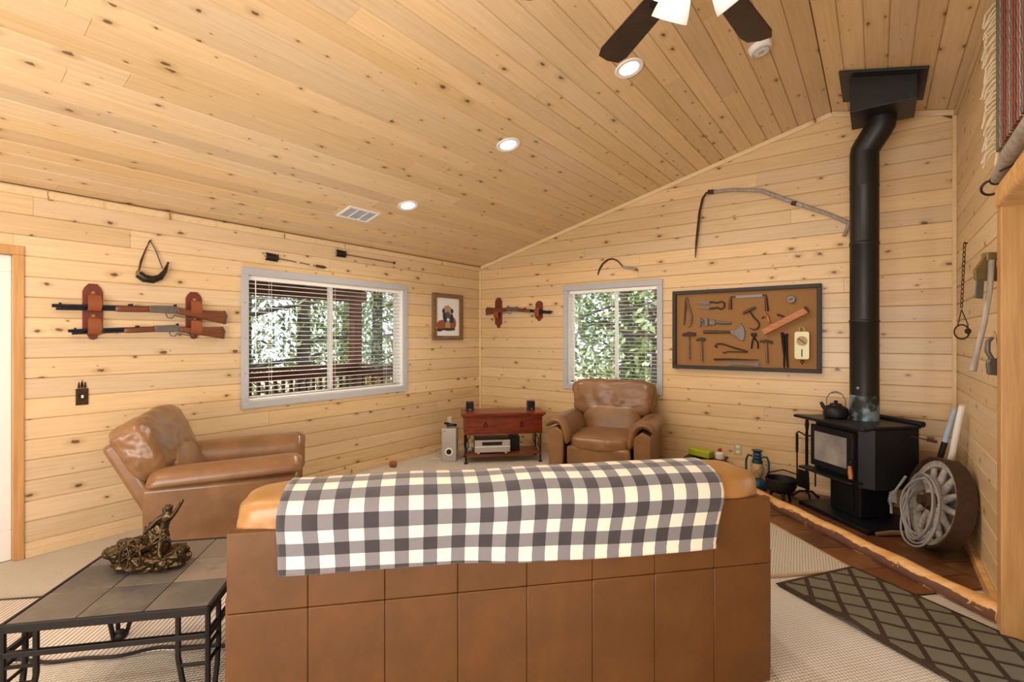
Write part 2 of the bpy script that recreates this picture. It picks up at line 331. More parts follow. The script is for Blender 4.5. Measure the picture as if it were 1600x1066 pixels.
M1 = Matrix.Translation((XA, 0, 2.45)) @ Matrix.Rotation(-AL, 4, 'Y'); M2 = Matrix.Translation((RX, 0, RZ)) @ Matrix.Rotation(AL, 4, 'Y')
trim('trim_4', 'sloping pine strip where gable wall meets ceiling', MB().box(.02, L-.005, YB-.022, YB, -.045, -.002, M1))
trim('trim_5', 'short sloping pine strip above the stove corner', MB().box(.005, .86, YB-.022, YB, -.045, -.002, M2))
trim('trim_6', 'pine ceiling strip along the side wall above rug', MB().box(XC-.02, XC, 1.2, YB, ceil_z(XC)-.05, ceil_z(XC)-.01))
trim('baseboard_left', 'low pine baseboard under the long window wall', MB().box(XA, XA+.016, .70, YB, 0, .05))
trim('baseboard_back', 'low pine baseboard under the gable wall', MB().box(XA, XC, YB-.016, YB, 0, .05))
trim('baseboard_right', 'low pine baseboard beside the wagon wheel', MB().box(XC-.03, XC, 3.44, YB, 0, .075), 'log')
# doorway casing on the right, white door on the left
dc = MB().box(XC-.035, XC+.14, DC[1]-.075, DC[1]+.02, 0, 2.09).build('door_2', 'casing', smooth=False, bevel=.006); tag(dc, 'honey pine doorway casing beside hanging axe', 'doorway', kind='structure')
MB().box(XC-.035, XC+.14, DC[0]-.02, DC[0]+.075, 0, 2.09).build('side_casing', 'casing', dc, False, .006)
MB().cushion((XC+.03, (DC[0]+DC[1])/2, 2.14), (.085, .56, .06), 5).build('header_log', 'log', dc)
d1 = MB()
for b in ((-.04,.0, .64,.695, 0,1.99), (-.04,.0, -.36,-.27, 0,1.99), (-.04,.0, -.36,.695, 1.99,2.05)): d1.box(XA-.10, XA+.012, b[2], b[3], b[4], b[5])
d1 = d1.build('door_1', 'casing', smooth=False, bevel=.004); tag(d1, 'white door in a pine casing at the left edge', 'door', kind='structure')
MB().box(XA-.10, XA-.05, -.27, .64, 0, 1.99).build('door_leaf', 'white_paint', d1, False)
MB().box(XA-.05, XA-.03, .53, .64, .2, 1.88).box(XA-.05, XA-.03, -.27, .64, 1.88, 1.985).box(XA-.05, XA-.03, -.27, .64, 0.004, .2).build('door_stile', 'white_paint', d1, False, .004)
# windows
def window(idx, wall, u0, u1, z0, z1, split, label):
    w_ = thing('window_%d' % idx, label, 'window', *( ((XA,0,0), 90) if wall == 'A' else ((0,YB,0), 0) ), kind='structure')
    f = .062
    for nm, b in (('trim_board', (u0,u1,z1-f,z1)), ('trim_board', (u0,u1,z0,z0+f)), ('trim_board', (u0,u0+f,z0+f,z1-f)), ('trim_board', (u1-f,u1,z0+f,z1-f))):
        MB().box(b[0], b[1], -.022, 0, b[2], b[3]).build(nm, 'grey_paint', w_, False, .003)
    a, b, c, d = u0+f-.012, u1-f+.012, z0+f-.012, z1-f+.012
    MB().box(a,a+.015,0,.13,c,d).box(b-.015,b,0,.13,c,d).box(a,b,0,.13,d-.015,d).box(a,b,0,.13,c,c+.015).build('jamb', 'vinyl', w_, False)
    m_ = a+(b-a)*split
    for (p, q) in ((a+.012, m_+.02), (m_-.02, b-.012)):
        sa = MB(); y0, y1 = (.085,.108) if p < m_-.1 else (.110,.128)
        sa.box(p,p+.035,y0,y1,c+.012,d-.012).box(q-.035,q,y0,y1,c+.012,d-.012).box(p,q,y0,y1,c+.012,c+.047).box(p,q,y0,y1,d-.047,d-.012)
        sa = sa.build('sash', 'vinyl', w_, False, .002)
        MB().box(p+.03,q-.03,y0+.009,y0+.013,c+.04,d-.04).build('pane', 'glass', sa, False)
    for zz in (.25,.5,.75):
        for uu in (u0+f/2, u1-f/2): MB().lathe([(.005,0),(.004,.003)], 8, Matrix.Translation((uu,-.022,z0+(z1-z0)*zz)) @ Matrix.Rotation(R(90),4,'X')).build('screw', 'grey_iron', w_)
    return a, b, c, d
def blind(wall, dims, label, sp=.0425):
    a, b, c, d = dims; a += .022; b -= .022
    t_ = thing('venetian_blind', label, 'window blind', *( ((XA,0,0), 90) if wall == 'A' else ((0,YB,0), 0) ), group='open white venetian blinds')
    MB().box(a,b,.012,.062,d-.055,d-.018).build('headrail', 'slat_white', t_, False, .003)
    z = d-.085; k = 0; me = None
    while z > c+.05:
        if me is None:
            s_ = MB()
            for i in range(5):
                y = .014+.046*i/4; h = .003*math.sin(math.pi*i/4); s_.v += [(a+.004,y,h),(b-.004,y,h)]
            s_.f = [(2*i,2*i+1,2*i+3,2*i+2) for i in range(4)]
            o = s_.build('slat', 'slat_white', t_); so = o.modifiers.new('s','SOLIDIFY'); so.thickness = .0025; me = o
        else:
            o = me.copy(); C.objects.link(o)
        o.location = (0,0,z); z -= sp
    MB().box(a,b,.014,.06,c+.018,c+.034).build('bottom_rail', 'slat_white', t_, False, .003)
    for q in (.12,.5,.88):
        MB().tube([(a+(b-a)*q,.014,c+.03),(a+(b-a)*q,.014,d-.05)], .0012, 5).tube([(a+(b-a)*q,.06,c+.03),(a+(b-a)*q,.06,d-.05)], .0012, 5).build('ladder_cord', 'slat_white', t_)
    MB().tube([(a+.06,.004,d-.05),(a+.062,.002,c+.45)], .004, 6).build('wand', 'white_plastic', t_)
dA = window(1, 'A', 2.065, 3.966, .82, 2.075, .5, 'wide sliding window in grey trim on the long wall')
dB = window(2, 'B', -3.137, -1.883, .82, 2.095, .53, 'smaller sliding window in grey trim behind the armchair')
blind('A', dA, 'open white venetian blind in the wide window onto the deck'); blind('B', dB, 'open white venetian blind in the window behind the armchair')

# hearth: slate tiles, peeled log curb
def clip(poly, a, b, c):
    out = []
    for i in range(len(poly)):
        p, q = poly[i-1], poly[i]; fp, fq = a*p[0]+b*p[1]-c, a*q[0]+b*q[1]-c
        if (fp <= 0) != (fq <= 0): k = fp/(fp-fq); out.append((p[0]+(q[0]-p[0])*k, p[1]+(q[1]-p[1])*k))
        if fq <= 0: out.append(q)
    return out
he = MB().prism([un(2.55,2.40)[:2], un(2.55,4.68)[:2], (XA+3.15, YB), (XC,YB), un(2.86,2.40)[:2]], .0, .004, 'z').build('hearth_bed', 'black_gap', smooth=False); tag(he, 'dark grout bed of the slate corner hearth', 'hearth', kind='structure')
for i in range(-1, 10):
    for j in range(0, 9):
        u0 = 2.56+.305*(j) if j else 2.56; n0 = 2.40+.305*i + (.15 if j % 2 else 0)
        p = [un(u0+.003, n0+.003)[:2], un(u0+.302, n0+.003)[:2], un(u0+.302, n0+.302)[:2], un(u0+.003, n0+.302)[:2]]
        for (a, b, c) in ((1,0,XC-.002), (0,1,YB-.002), (.7071,-.7071,-2.40)): p = clip(p, a, b, c) if len(p) > 2 else p
        if len(p) > 2: MB().prism(p, .003, .012+random.uniform(0,.003), 'z').build('slate_tile', 'slate_hearth', he, False)
lg = MB(); pts = []; rs = []
for i in range(25):
    n_ = 2.085+2.26*i/24; p = Vector(un(2.815, n_, .048)); p += Vector((0,0,.004*math.sin(i*1.3))); pts.append(p); rs.append(.05+.004*noise.noise(Vector((i*.6,0,0))))
lg = lg.tube(pts, rs, 12).build('hearth_log', 'log'); tag(lg, 'long peeled pine log edging the slate hearth', 'log curb')
bk = MB(); NB, NA = 110, 7
for i in range(NB+1):
    n_ = 2.09+2.24*i/NB; a0 = 150+34*noise.noise(Vector((n_*5,1,0)))+14*noise.noise(Vector((n_*23,7,0))); a1 = 232+20*noise.noise(Vector((n_*6,5,0)))
    for j in range(NA+1):
        a = R(a0+(a1-a0)*j/NA); rr = .0515+.0035*noise.noise(Vector((n_*30,j*.9,2))); c = Vector(un(2.815+rr*math.cos(a), n_, max(.013,.048+rr*math.sin(a)))); bk.v.append(tuple(c))
bk.f = [(i*(NA+1)+j, i*(NA+1)+j+1, (i+1)*(NA+1)+j+1, (i+1)*(NA+1)+j) for i in range(NB) for j in range(NA)]
bk.build('bark_patch', 'bark', lg, label='strips of dark bark left on the log')

# ------------------------------------------------------------------ outdoors
gr = MB().box(-40, 20, 5.6, 45, -1.6, -1.5).box(-40, -4.8, -25, 5.6, -1.6, -1.5).build('ground', 'ground_dry', smooth=False); tag(gr, 'pale dry forest ground outside the windows', 'ground', kind='structure')
dk = MB().box(-6.9, -4.66, -1.5, 5.2, -.2, -.08).build('deck_floor', 'deck_floor', smooth=False); tag(dk, 'weathered board deck floor outside the wide window', 'deck', kind='structure')
pr = thing('porch_roof', 'dark brown porch roof boards seen through the wide window', 'porch roof', (0,0,0))
MR = Matrix.Translation((-4.66,0,2.62)) @ Matrix.Rotation(R(-9.5),4,'Y')
MB().box(-2.5,0,-1.5,5.0,.0,.03,MR).build('roof_deck', 'deck_wood', pr, False)
for k in range(14): MB().box(-2.5,0,-1.4+k*.48,-1.35+k*.48,-.12,0,MR).build('rafter', 'deck_wood', pr, False)
MB().box(-6.75,-6.62,-1.5,5.0,2.02,2.19).build('beam', 'deck_wood', pr, False)
for yy, lb in ((1.3,'reddish square porch post at the left of the view'), (4.83,'reddish square porch post at the deck corner')):
    po = thing('porch_post', lb, 'post', (-6.68, yy, -.1), group='porch posts'); MB().box(-.07,.07,-.07,.07,0,2.12).build('shaft', 'deck_wood', po, False); MB().box(-.085,.085,-.085,.085,0,.12).build('post_base', 'deck_wood', po, False, .005)
ra = thing('deck_railing', 'reddish brown deck railing with square balusters and yellow infill', 'railing', (0,0,0))
MB().box(-6.76,-6.60,-1.5,4.8,1.0,1.04).build('cap_rail', 'deck_wood', ra, False); MB().box(-6.72,-6.68,-1.5,4.8,.86,.98).build('top_rail', 'deck_wood', ra, False)
MB().box(-6.6,-4.66,4.78,4.92,1.0,1.04).build('cap_rail', 'deck_wood', ra, False); MB().box(-6.6,-4.66,4.83,4.87,.86,.98).build('top_rail', 'deck_wood', ra, False)
me = MB().box(-.02,.02,-.02,.02,0,.86).mesh('baluster'); me.materials.append(MATS['deck_wood']); me2 = me.copy(); me2.materials[0] = MATS['yellow_post']
for k in range(40):
    o = bpy.data.objects.new('baluster', me); C.objects.link(o); o.parent = ra; o.location = (-6.70, .2+k*.115, 0)
for k in range(15):
    o = bpy.data.objects.new('baluster', me2 if k % 2 else me); C.objects.link(o); o.parent = ra; o.location = (-6.5+k*.12, 4.85, 0)
tp = [(-9.2,3.1,.12,'broad dark pine trunk seen in the left sash of the wide window'),(-9.0,4.2,.10,'second dark trunk left of the window mullion'),(-10.5,6.2,.15,'thick dark trunk just left of the mullion'),(-12,2.2,.3,'pale leafy tree behind the deck railing'),(-13.5,5.0,.3,'bright green tree far beyond the deck'),(-11.5,9.0,.22,'leafy tree beyond the deck corner post'),
 (-14,8.2,.3,'tall hazy tree in the right sash of the wide window'),(-3.9,10.6,.15,'dark trunk in the left sash of the smaller window'),(-5.4,12.5,.25,'leafy tree at the left of the smaller window'),(-2.9,12.0,.2,'green tree behind the blind of the smaller window'),(-3.3,15.5,.3,'distant tree in the middle of the smaller window'),(-6.5,16.0,.3,'far pale tree beyond the smaller window'),(-1.9,14.0,.17,'grey trunk in the right sash of the smaller window'),(-9.5,14.5,.3,'far tree beyond the corner of the house'),(-17,3.0,.35,'distant tree behind the porch post'),(-16.5,11.5,.35,'distant tree at the forest edge')]
for i, (x, y, r_, lb) in enumerate(tp):
    rn = random.Random(i+40); t_ = thing('forest_tree', lb, 'tree', (x, y, -1.5), group='trees outside the windows')
    r_ *= .7
    tk = MB().tube([(0,0,0),(.05*rn.uniform(-1,1),.05,2.5),(.15*rn.uniform(-1,1),.1,5),(.1,.2,8.5)], [r_*1.25,r_,r_*.8,r_*.3], 10)
    for k in range(9):
        a = rn.uniform(0,6.3); h = rn.uniform(1.6,7); ln = rn.uniform(.8,2.0); tk.tube([(0,0,h),(math.cos(a)*ln*.5,math.sin(a)*ln*.5,h+.15),(math.cos(a)*ln,math.sin(a)*ln,h+rn.uniform(-.2,.5))], [.05,.035,.012], 5)
    tk.build('trunk', 'trunk', t_)
    fo = MB()
    for k in range(4200 if i not in (0,1,2,7) else 900):
        a = rn.uniform(0,6.3); q = (rn.random()**.6)*2.0; h = rn.uniform(1.0,8.5); c = Vector((math.cos(a)*q, math.sin(a)*q, h)); s_ = rn.uniform(.05,.13)
        M = Matrix.Translation(c) @ Matrix.Rotation(rn.uniform(0,6),4,'X') @ Matrix.Rotation(rn.uniform(0,6),4,'Z')
        fo.add([M @ Vector(p) for p in ((-s_,0,0),(0,-s_*.5,0),(s_,0,0),(0,s_*.5,0))], [(0,1,2,3)])
    f_ = fo.build('foliage', 'leaf_light' if i % 2 else 'leaf_dark', t_, False); f_['kind'] = 'stuff'

# ------------------------------------------------------------------ sofa and throw
SO = thing('sofa', 'caramel leather three-seat sofa seen from behind in the foreground', 'sofa', (-1.074,1.545,0), 47.3)
MB().box(-1.04,1.04,.012,.14,.05,.775).build('back_frame', 'leather_dark', SO, False, .01)
for k in range(8):
    x0 = -1.05+.2625*k
    for (z0, z1) in ((.008,.502),(.504,.78)):
        p = MB().box(x0+.0005, x0+.262, -.004, .03, z0, z1).build('back_panel', 'leather_sofa', SO, True, .0035, 2)
for sx in (-1, 1):
    MB().box(sx*1.05-.006, sx*1.05+.006, .0, .93, .05, .56).build('side_panel', 'leather_sofa', SO, True, .005)
    MB().box(sx*.94-.11, sx*.94+.11, .1, .93, .05, .55).build('arm', 'leather_sofa', SO, True, .03)
    MB().cushion((sx*.95,.53,.57), (.14,.44,.085), 4, 10, .004).build('arm_pad', 'leather_pillow', SO)
MB().box(-.84,.84,.14,.90,.06,.32).build('seat_base', 'leather_sofa', SO, True, .02)
for k in range(3):
    xc = -.70+.70*k
    MB().cushion((xc*.8,.55,.39), (.278,.40,.095), 5, 10, .004, seed=k).build('seat_cushion', 'leather_pillow', SO)
    MB().cushion((xc*.8,.22,.60), (.278,.13,.20), 4, 10, .006, seed=k+5).build('lumbar_cushion', 'leather_pillow', SO)
    MB().cushion((xc,.165,.795), (.352 if k != 1 else .349,.158,.095), 3.6, 18, .012, seed=k*3.1).build('headrest_cushion', 'leather_pillow', SO)
# throw: one long cloth sheet from the hem on the back, over the headrest and down in front
NU, NV = 120, 70
path = [(-.026,.62),(-.024,.70),(-.03,.76),(-.036,.80),(-.022,.845),(.035,.885),(.12,.902),(.20,.897),(.27,.868),(.322,.82),(.332,.76),(.338,.69)]
def pathat(s_):
    k = s_*(len(path)-1); i = min(int(k), len(path)-2); f = k-i; f = f
    P_ = [Vector(path[max(0,min(len(path)-1,j))]) for j in (i-1,i,i+1,i+2)]
    return .5*((2*P_[1])+(P_[2]-P_[0])*f+(2*P_[0]-5*P_[1]+4*P_[2]-P_[3])*f*f+(3*P_[1]-P_[0]-3*P_[2]+P_[3])*f**3)
acc = [0]; ps = [pathat(j/NV) for j in range(NV+1)]
for j in range(NV): acc.append(acc[-1]+(ps[j+1]-ps[j]).length)
mb = MB(); uvs = []
for j in range(NV+1):
    for i in range(NU+1):
        q = i/NU; v = acc[j]; side = -.885+1.70*q
        low = max(0, 1-v/.25)
        x = side + (-.012*low if q < .03 else 0) + .012*(1-2*q)*(v/.8) - .07*q*low + .02*low
        y = ps[j][0] - .006*math.sin(x*9+1)*low - .004*noise.noise(Vector((x*5, v*5, 1)))
        z = ps[j][1] + .007*noise.noise(Vector((x*3.2, v*2, 3))) + (.03*(1-q)**2 - .012 + .010*math.sin(q*6))*low*1.0
        if j < 2: y -= .004
        mb.v.append((x, y-.004, z)); uvs.append((q*1.64+.022, v+.03+.03*q))
for j in range(NV):
    for i in range(NU): k = j*(NU+1)+i; mb.f.append((k, k+1, k+NU+2, k+NU+1))
me = mb.mesh('throw_blanket'); me.shade_smooth(); me.materials.append(MATS['plaid']); ul = me.uv_layers.new(name='UVMap')
for lp in me.loops: ul.data[lp.index].uv = uvs[lp.vertex_index]
bl = bpy.data.objects.new('throw_blanket', me); C.objects.link(bl); bl.location = SO.location; bl.rotation_euler = SO.rotation_euler
sm_ = bl.modifiers.new('solid','SOLIDIFY'); sm_.thickness = .012; sm_.offset = 1
tag(bl, 'black and cream buffalo check fleece throw draped over the sofa back', 'blanket')

# ------------------------------------------------------------------ recliners
def recliner(loc, rz, label, tilt, wd=.98):
    t_ = thing('recliner', label, 'armchair', loc, rz, group='brown leather recliners'); h = wd/2; ai = h-.20
    MB().box(-ai,ai,-.36,.40,.05,.30).build('base', 'leather_dark', t_, True, .015)
    MB().box(-ai+.005,ai-.005,.36,.435,.20,.40).build('footrest_panel', 'leather_chair', t_, True, .03, 4)
    MB().box(-ai+.005,ai-.005,.36,.42,.04,.19).build('kick_panel', 'leather_chair', t_, True, .015)
    MB().cushion((0,.10,.42), (ai-.004,.345,.085), 4.5, 14, .008, seed=rz).build('seat_cushion', 'leather_chair', t_)
    for sx in (-1, 1):
        MB().prism([(sx*(h-.16),.04),(sx*(h-.025),.04),(sx*(h-.015),.54),(sx*(h-.10),.58),(sx*(ai+.015),.52)], -.42, .435).build('arm_panel', 'leather_chair', t_, True, .018, 3)
        # pad: a thick band curling from the outer top over and down the inner face
        mid = [(h+.005,.565),(h-.01,.60),(h-.06,.635),(h-.12,.635),(h-.165,.60),(h-.195,.54),(h-.21,.46),(h-.212,.40)]
        pad = MB(); NY = 22; n_ = 10
        for j in range(NY+1):
            yy = -.40+.86*j/NY; e = min(1, (j/NY)/.06, (1-j/NY)/.06); e = math.sqrt(max(.02, 1-(1-e)**2)); rise = .03*(j/NY)
            sec = []
            for i, p in enumerate(mid):
                d = Vector(mid[min(i+1,7)])-Vector(mid[max(i-1,0)]); d.normalize(); nn = Vector((d.y,-d.x)); tk = (.042+.0035*noise.noise(Vector((j*.5,i*.8,sx))))*e*(.55 if i in (0,7) else 1)
                sec.append((Vector(p)-nn*tk, Vector(p)+nn*tk))
            ring = [a for a, b in sec]+[b for a, b in sec[::-1]]
            pad.v += [(sx*q.x, yy, q.y+rise-.02) for q in ring]
        m_ = 16; pad.f = [(j*m_+i, j*m_+(i+1) % m_, (j+1)*m_+(i+1) % m_, (j+1)*m_+i) for j in range(NY) for i in range(m_)]
        for j in (0, NY): pad.f += [(j*m_+i, j*m_+i+1, j*m_+14-i, j*m_+15-i) for i in range(7)]
        o = pad.build('arm_pad', 'leather_chair', t_); o.modifiers.new('sub','SUBSURF').render_levels = 1; o.modifiers['sub'].levels = 1
    MT = Matrix.Translation((0,-.27,.40)) @ Matrix.Rotation(R(tilt), 4, 'X')
    MB().cushion((0,.03,.14), (ai-.004,.10,.20), 3.6, 12, .006, MT, 3).build('lumbar_cushion', 'leather_chair', t_)
    puff = lambda q: (q.x*(1+.05*q.z), q.y*(1-.12*max(0,-q.z)), q.z + (.10*(1-abs(q.x)**2)*(q.z < 0)*(-q.z)))
    MB().cushion((0,.0,.395), (.445,.12,.205), 4.6, 30, .017, MT, rz*.1, puff).build('back_cushion', 'leather_chair', t_)
    MB().box(-.40,.40,-.16,-.06,-.28,.52,MT).build('back_shell', 'leather_dark' if tilt < 20 else 'leather_chair', t_, True, .03, 4)
recliner((-3.69,1.65,0), -32, 'reclined brown leather recliner beside the rifle wall', 27)
recliner((-2.24,4.68,0), 193.3, 'upright brown leather recliner in front of the smaller window', 10, 1.03)

# ------------------------------------------------------------------ end table and bronze
TB = thing('slate_table', 'square slate tile table on dark iron legs beside the sofa', 'table', (-2.47,.79,0), 47.3)
hx, hy, zt = .335, .345, .45
tr = MB(); 
tr.box(-hx,hx,-hy,-hy+.012,zt-.028,zt+.002).box(-hx,hx,hy-.012,hy,zt-.028,zt+.002).box(-hx,-hx+.012,-hy,hy,zt-.028,zt+.002).box(hx-.012,hx,-hy,hy,zt-.028,zt+.002).box(-hx+.012,hx-.012,-hy+.012,hy-.012,zt-.026,zt-.010)
tr.build('table_frame', 'black_iron', TB, False, .002)
for i in range(3):
    for j in range(3):
        ox = -hx+.012+i*(2*hx-.024)/3; oy = -hy+.012+j*(2*hy-.024)/3
        MB().box(ox+.002, ox+(2*hx-.024)/3-.002, oy+.002, oy+(2*hy-.024)/3-.002, zt-.01, zt+random.uniform(0,.0015)).build('slate_tile', 'slate_table', TB, False, .002)
MB().box(-hx,hx,-hy,-hy+.018,zt-.115,zt-.095).box(-hx,hx,hy-.018,hy,zt-.115,zt-.095).box(-hx,-hx+.018,-hy,hy,zt-.115,zt-.095).box(hx-.018,hx,-hy,hy,zt-.115,zt-.095).build('lower_rail', 'black_iron', TB, False, .002)
for sx in (-1,1):
    for sy in (-1,1):
        lgm = MB(); cx, cy = sx*(hx-.01), sy*(hy-.01)
        for (dx, dy) in ((0,0),(-sx*.10,0),(0,-sy*.10)):
            pts = [(cx+dx, cy+dy, zt-.026)] + [(cx+dx*k_, cy+dy*k_, z_) for k_, z_ in ((1,.34),(1,.27),(.85,.18),(.55,.09),(.35,.02))]
            lgm.tube(pts, .010, 8)
        for z_ in (.30,.24): lgm.tube([(cx,cy,z_),(cx-sx*.10,cy,z_)], .007, 6).tube([(cx,cy,z_),(cx,cy-sy*.10,z_)], .007, 6)
        l_ = lgm.build('leg', 'black_iron', TB); MB().ball((cx-sx*.02,cy-sy*.02,.028), .028).build('ball_foot', 'black_iron', l_)
BZ = thing('bronze_sculpture', 'dark bronze statuette of pioneers with a wheeled wagon on the slate table', 'sculpture', (-2.556,.79,zt+.002), 36.5)
BZ.scale = (.93,.93,.98)
pf = lambda q: (q.x, q.y, q.z*(1+.5*q.x)+.28*q.x)
MB().cushion((.01,0,.032), (.155,.085,.036), 3, 40, .022, None, 4, pf, 3.2).build('rock_base', 'bronze', BZ)
MB().cushion((-.075,-.01,.09), (.10,.055,.045), 2.4, 34, .020, rotM('Y',-12), 9, None, 3.6).cushion((-.04,0,.06), (.03,.03,.05), 2.6, 8, .01).build('covered_wagon', 'bronze', BZ)
wh = MB().tube([(-.022+.048*math.cos(a*.2618), -.092, .072+.056*math.sin(a*.2618)) for a in range(24)], .0045, 6, True).ball((-.022,-.092,.072), .011, 8, 6)
for k in range(10): a = k*.6283; wh.tube([(-.022,-.092,.072),(-.022+.047*math.cos(a),-.092,.072+.055*math.sin(a))], .0026, 5)
wh.build('wagon_wheel', 'bronze', BZ)
def figure(nm, J, E_, rad, parent, m, lv=2, seed=None):
    me = bpy.data.meshes.new(nm); me.from_pydata(J, E_, []); me.materials.append(MATS[m]); o = bpy.data.objects.new(nm, me); C.objects.link(o); o.parent = parent
    me.skin_vertices.new() if hasattr(me.skin_vertices, 'new') and not me.skin_vertices else None
    sk = o.modifiers.new('skin','SKIN'); sk.use_smooth_shade = True
    if not me.skin_vertices:
        bm = bmesh.new(); bm.from_mesh(me); bm.verts.layers.skin.verify(); bm.to_mesh(me); bm.free()
    for i, r_ in enumerate(rad): me.skin_vertices[0].data[i].radius = (r_, r_); me.skin_vertices[0].data[i].use_root = (i == 0)
    su = o.modifiers.new('sub','SUBSURF'); su.levels = su.render_levels = lv; return o
EB = [(0,1),(1,2),(2,3),(3,4),(2,5),(5,6),(6,7),(2,8),(8,9),(9,10),(0,11),(11,12),(12,13),(0,14),(14,15),(15,16)]
RB = [.02,.021,.022,.011,.030,.011,.009,.008,.011,.009,.008,.015,.013,.010,.015,.013,.010]
def body(c, s_, hand, lean=0):
    c = Vector(c); P_ = lambda x, y, z: tuple(c+Vector((x, y, z))*s_)
    return [P_(0,0,.11),P_(.012+lean,0,.15),P_(.03+lean*1.6,0,.195),P_(.036+lean*1.8,-.003,.222),P_(.04+lean*2,-.006,.25),P_(.058,-.01,.195),tuple(Vector(hand)*.5+Vector(P_(.058,-.01,.195))*.5+Vector((0,0,-.006))),hand,
            P_(.0,-.022,.19),P_(-.035,-.032,.15),P_(-.07,-.03,.115),P_(.012,-.02,.08),P_(.03,-.03,.05),P_(.03,-.02,.0),P_(.0,.02,.08),P_(-.02,.02,.045),P_(-.01,.02,0)]
figure('standing_figure', body((.06,-.005,.045),.93,(.163,-.01,.302)), EB, RB, BZ, 'bronze')
figure('rear_figure', body((.025,.03,.05),.82,(.0,.0,.17)), EB, [r_*.85 for r_ in RB], BZ, 'bronze')
figure('kneeling_figure', body((.085,-.055,.04),.6,(.05,-.075,.12)), EB, [r_*.68 for r_ in RB], BZ, 'bronze')
MB().cushion((.07,.0,.10), (.045,.04,.085), 2.6, 24, .016, rotM('Y',-16), 2, None, 4).build('cloak', 'bronze', BZ)

# ------------------------------------------------------------------ wood stove corner
ST = thing('wood_stove', 'black cast iron wood stove with smoky glass door on the hearth', 'stove', (-.30,4.655,.012), -45)
MB().box(-.345,.345,0,.52,0,.038).build('floor_pad', 'stove_black', ST, False, .006)
MB().box(-.16,.14,.14,.44,.038,.33).build('pedestal', 'stove_black', ST, False, .012); MB().box(-.13,.08,.128,.142,.08,.27).build('ash_door', 'stove_black', ST, False, .004)
MB().prism([(-.29,.12),(-.21,.055),(.21,.055),(.29,.12),(.29,.50),(-.29,.50)], .30, .755, 'z').build('firebox', 'stove_black', ST, False, .008)
dr = MB().box(-.235,.195,.022,.056,.375,.715).build('door', 'stove_black', ST, False, .008); MB().box(-.185,.14,.016,.024,.43,.665).build('door_glass', 'soot_glass', dr, False, .003, label='smoke-stained ceramic glass')
MB().tube([(.215,.03,.50),(.215,-.01,.505),(.222,-.03,.48)], .012, 8).build('latch', 'black_iron', ST)
MB().tube([(.225,-.032,.475),(.24,-.04,.42),(.25,-.045,.385)], [.012,.016,.013], 10).build('handle', 'orange_wood', ST, label='turned wooden door handle')
MB().prism([(-.30,.06),(-.30,-.035),(-.28,-.05),(.20,-.05),(.24,-.03),(.25,.06)], .335, .352, 'z').build('ash_shelf', 'stove_black', ST, False, .005)
MB().prism([(-.36,.0),(-.355,-.045),(.355,-.045),(.36,.0),(.31,.09),(.31,.50),(-.31,.50),(-.31,.09)], .755, .78, 'z').build('top_plate', 'stove_black', ST, False, .01, 3)
MB().tube([(-.32,.50,.79),(.32,.50,.79)], .022, 10).build('rear_lip', 'stove_black', ST)
MB().tube([(.29,.42,.70),(.42,.44,.695)], .005, 6).box(.40,.47,.435,.447,.684,.704).build('damper_rod', 'rust_iron', ST)
PX, PY = .0, .31
pp = Matrix.Rotation(R(-45),3,'Z') @ Vector((PX,PY,0)) + Vector((-.30,4.655,0))
SP = thing('stove_pipe', 'matte black stove pipe rising with an elbow to the ceiling', 'stove pipe', (pp.x, pp.y, .79))
MB().lathe([(.10,0),(.10,.20)], 28).build('bleached_section', 'pipe_bloom', SP, label='heat-bleached blue grey pipe foot')
MB().lathe([(.099,.20),(.099,.78),(.103,.785),(.103,.80),(.099,.805)], 28).build('pipe_section', 'pipe_black', SP); MB().lathe([(.098,.805),(.098,1.40),(.102,1.405),(.102,1.425),(.098,1.43)], 28).build('pipe_section', 'pipe_black', SP)
MB().lathe([(.098,1.43),(.098,1.86),(.101,1.865),(.101,1.88)], 28).build('pipe_section', 'pipe_black', SP)
MB().tube([(0,0,1.87),(0,0,2.14),(.004,-.002,2.17),(.022,-.01,2.20),(.088,-.04,2.30),(.106,-.048,2.33),(.11,-.05,2.36),(.11,-.05,2.50)], .099, 28).build('elbow', 'pipe_black', SP)
MB().lathe([(.004,0),(.012,.004),(.004,.007)], 10, Matrix.Translation((-.04,-.095,.26)) @ Matrix.Rotation(R(90),4,'X')).build('rivet', 'steel', SP)
CB = thing('chimney_support_box', 'black steel chimney support box on the ceiling above the stove', 'chimney box', (pp.x+.115, pp.y-.12, ceil_z(pp.x+.115)))
MB().box(-.20,.20,-.20,.20,-.24,.10).build('box_body', 'pipe_black', CB, False, .004); MB().box(-.27,.27,-.29,.29,-.022,-.006,Matrix.Rotation(AL,4,'Y')).build('ceiling_flange', 'pipe_black', CB, False, .003)
def on_stove(x, y, z): q = Matrix.Rotation(R(-45),3,'Z') @ Vector((x,y,0)); return (-.30+q.x, 4.655+q.y, z+.012)
KT = thing('kettle', 'black cast iron tea kettle on the stove top', 'kettle', on_stove(-.13,.17,.78), -20)
MB().lathe([(.07,0),(.088,.01),(.092,.035),(.088,.07),(.07,.092),(.045,.10),(.043,.106)], 24).build('body', 'kettle', KT); MB().lathe([(.046,.102),(.04,.114),(.012,.12),(.012,.126),(.016,.134),(.004,.142)], 20).build('lid', 'kettle', KT)
MB().tube([(-.075,0,.06),(-.10,0,.085),(-.115,0,.115)], [.022,.016,.012], 10).build('spout', 'kettle', KT)
MB().tube([(-.07,0,.085),(-.072,0,.15),(-.045,0,.195),(0,0,.21),(.045,0,.195),(.072,0,.15),(.07,0,.085)], .004, 8).tube([(-.035,0,.2),(0,0,.211),(.035,0,.2)], .008, 8).build('bail_handle', 'steel', KT)
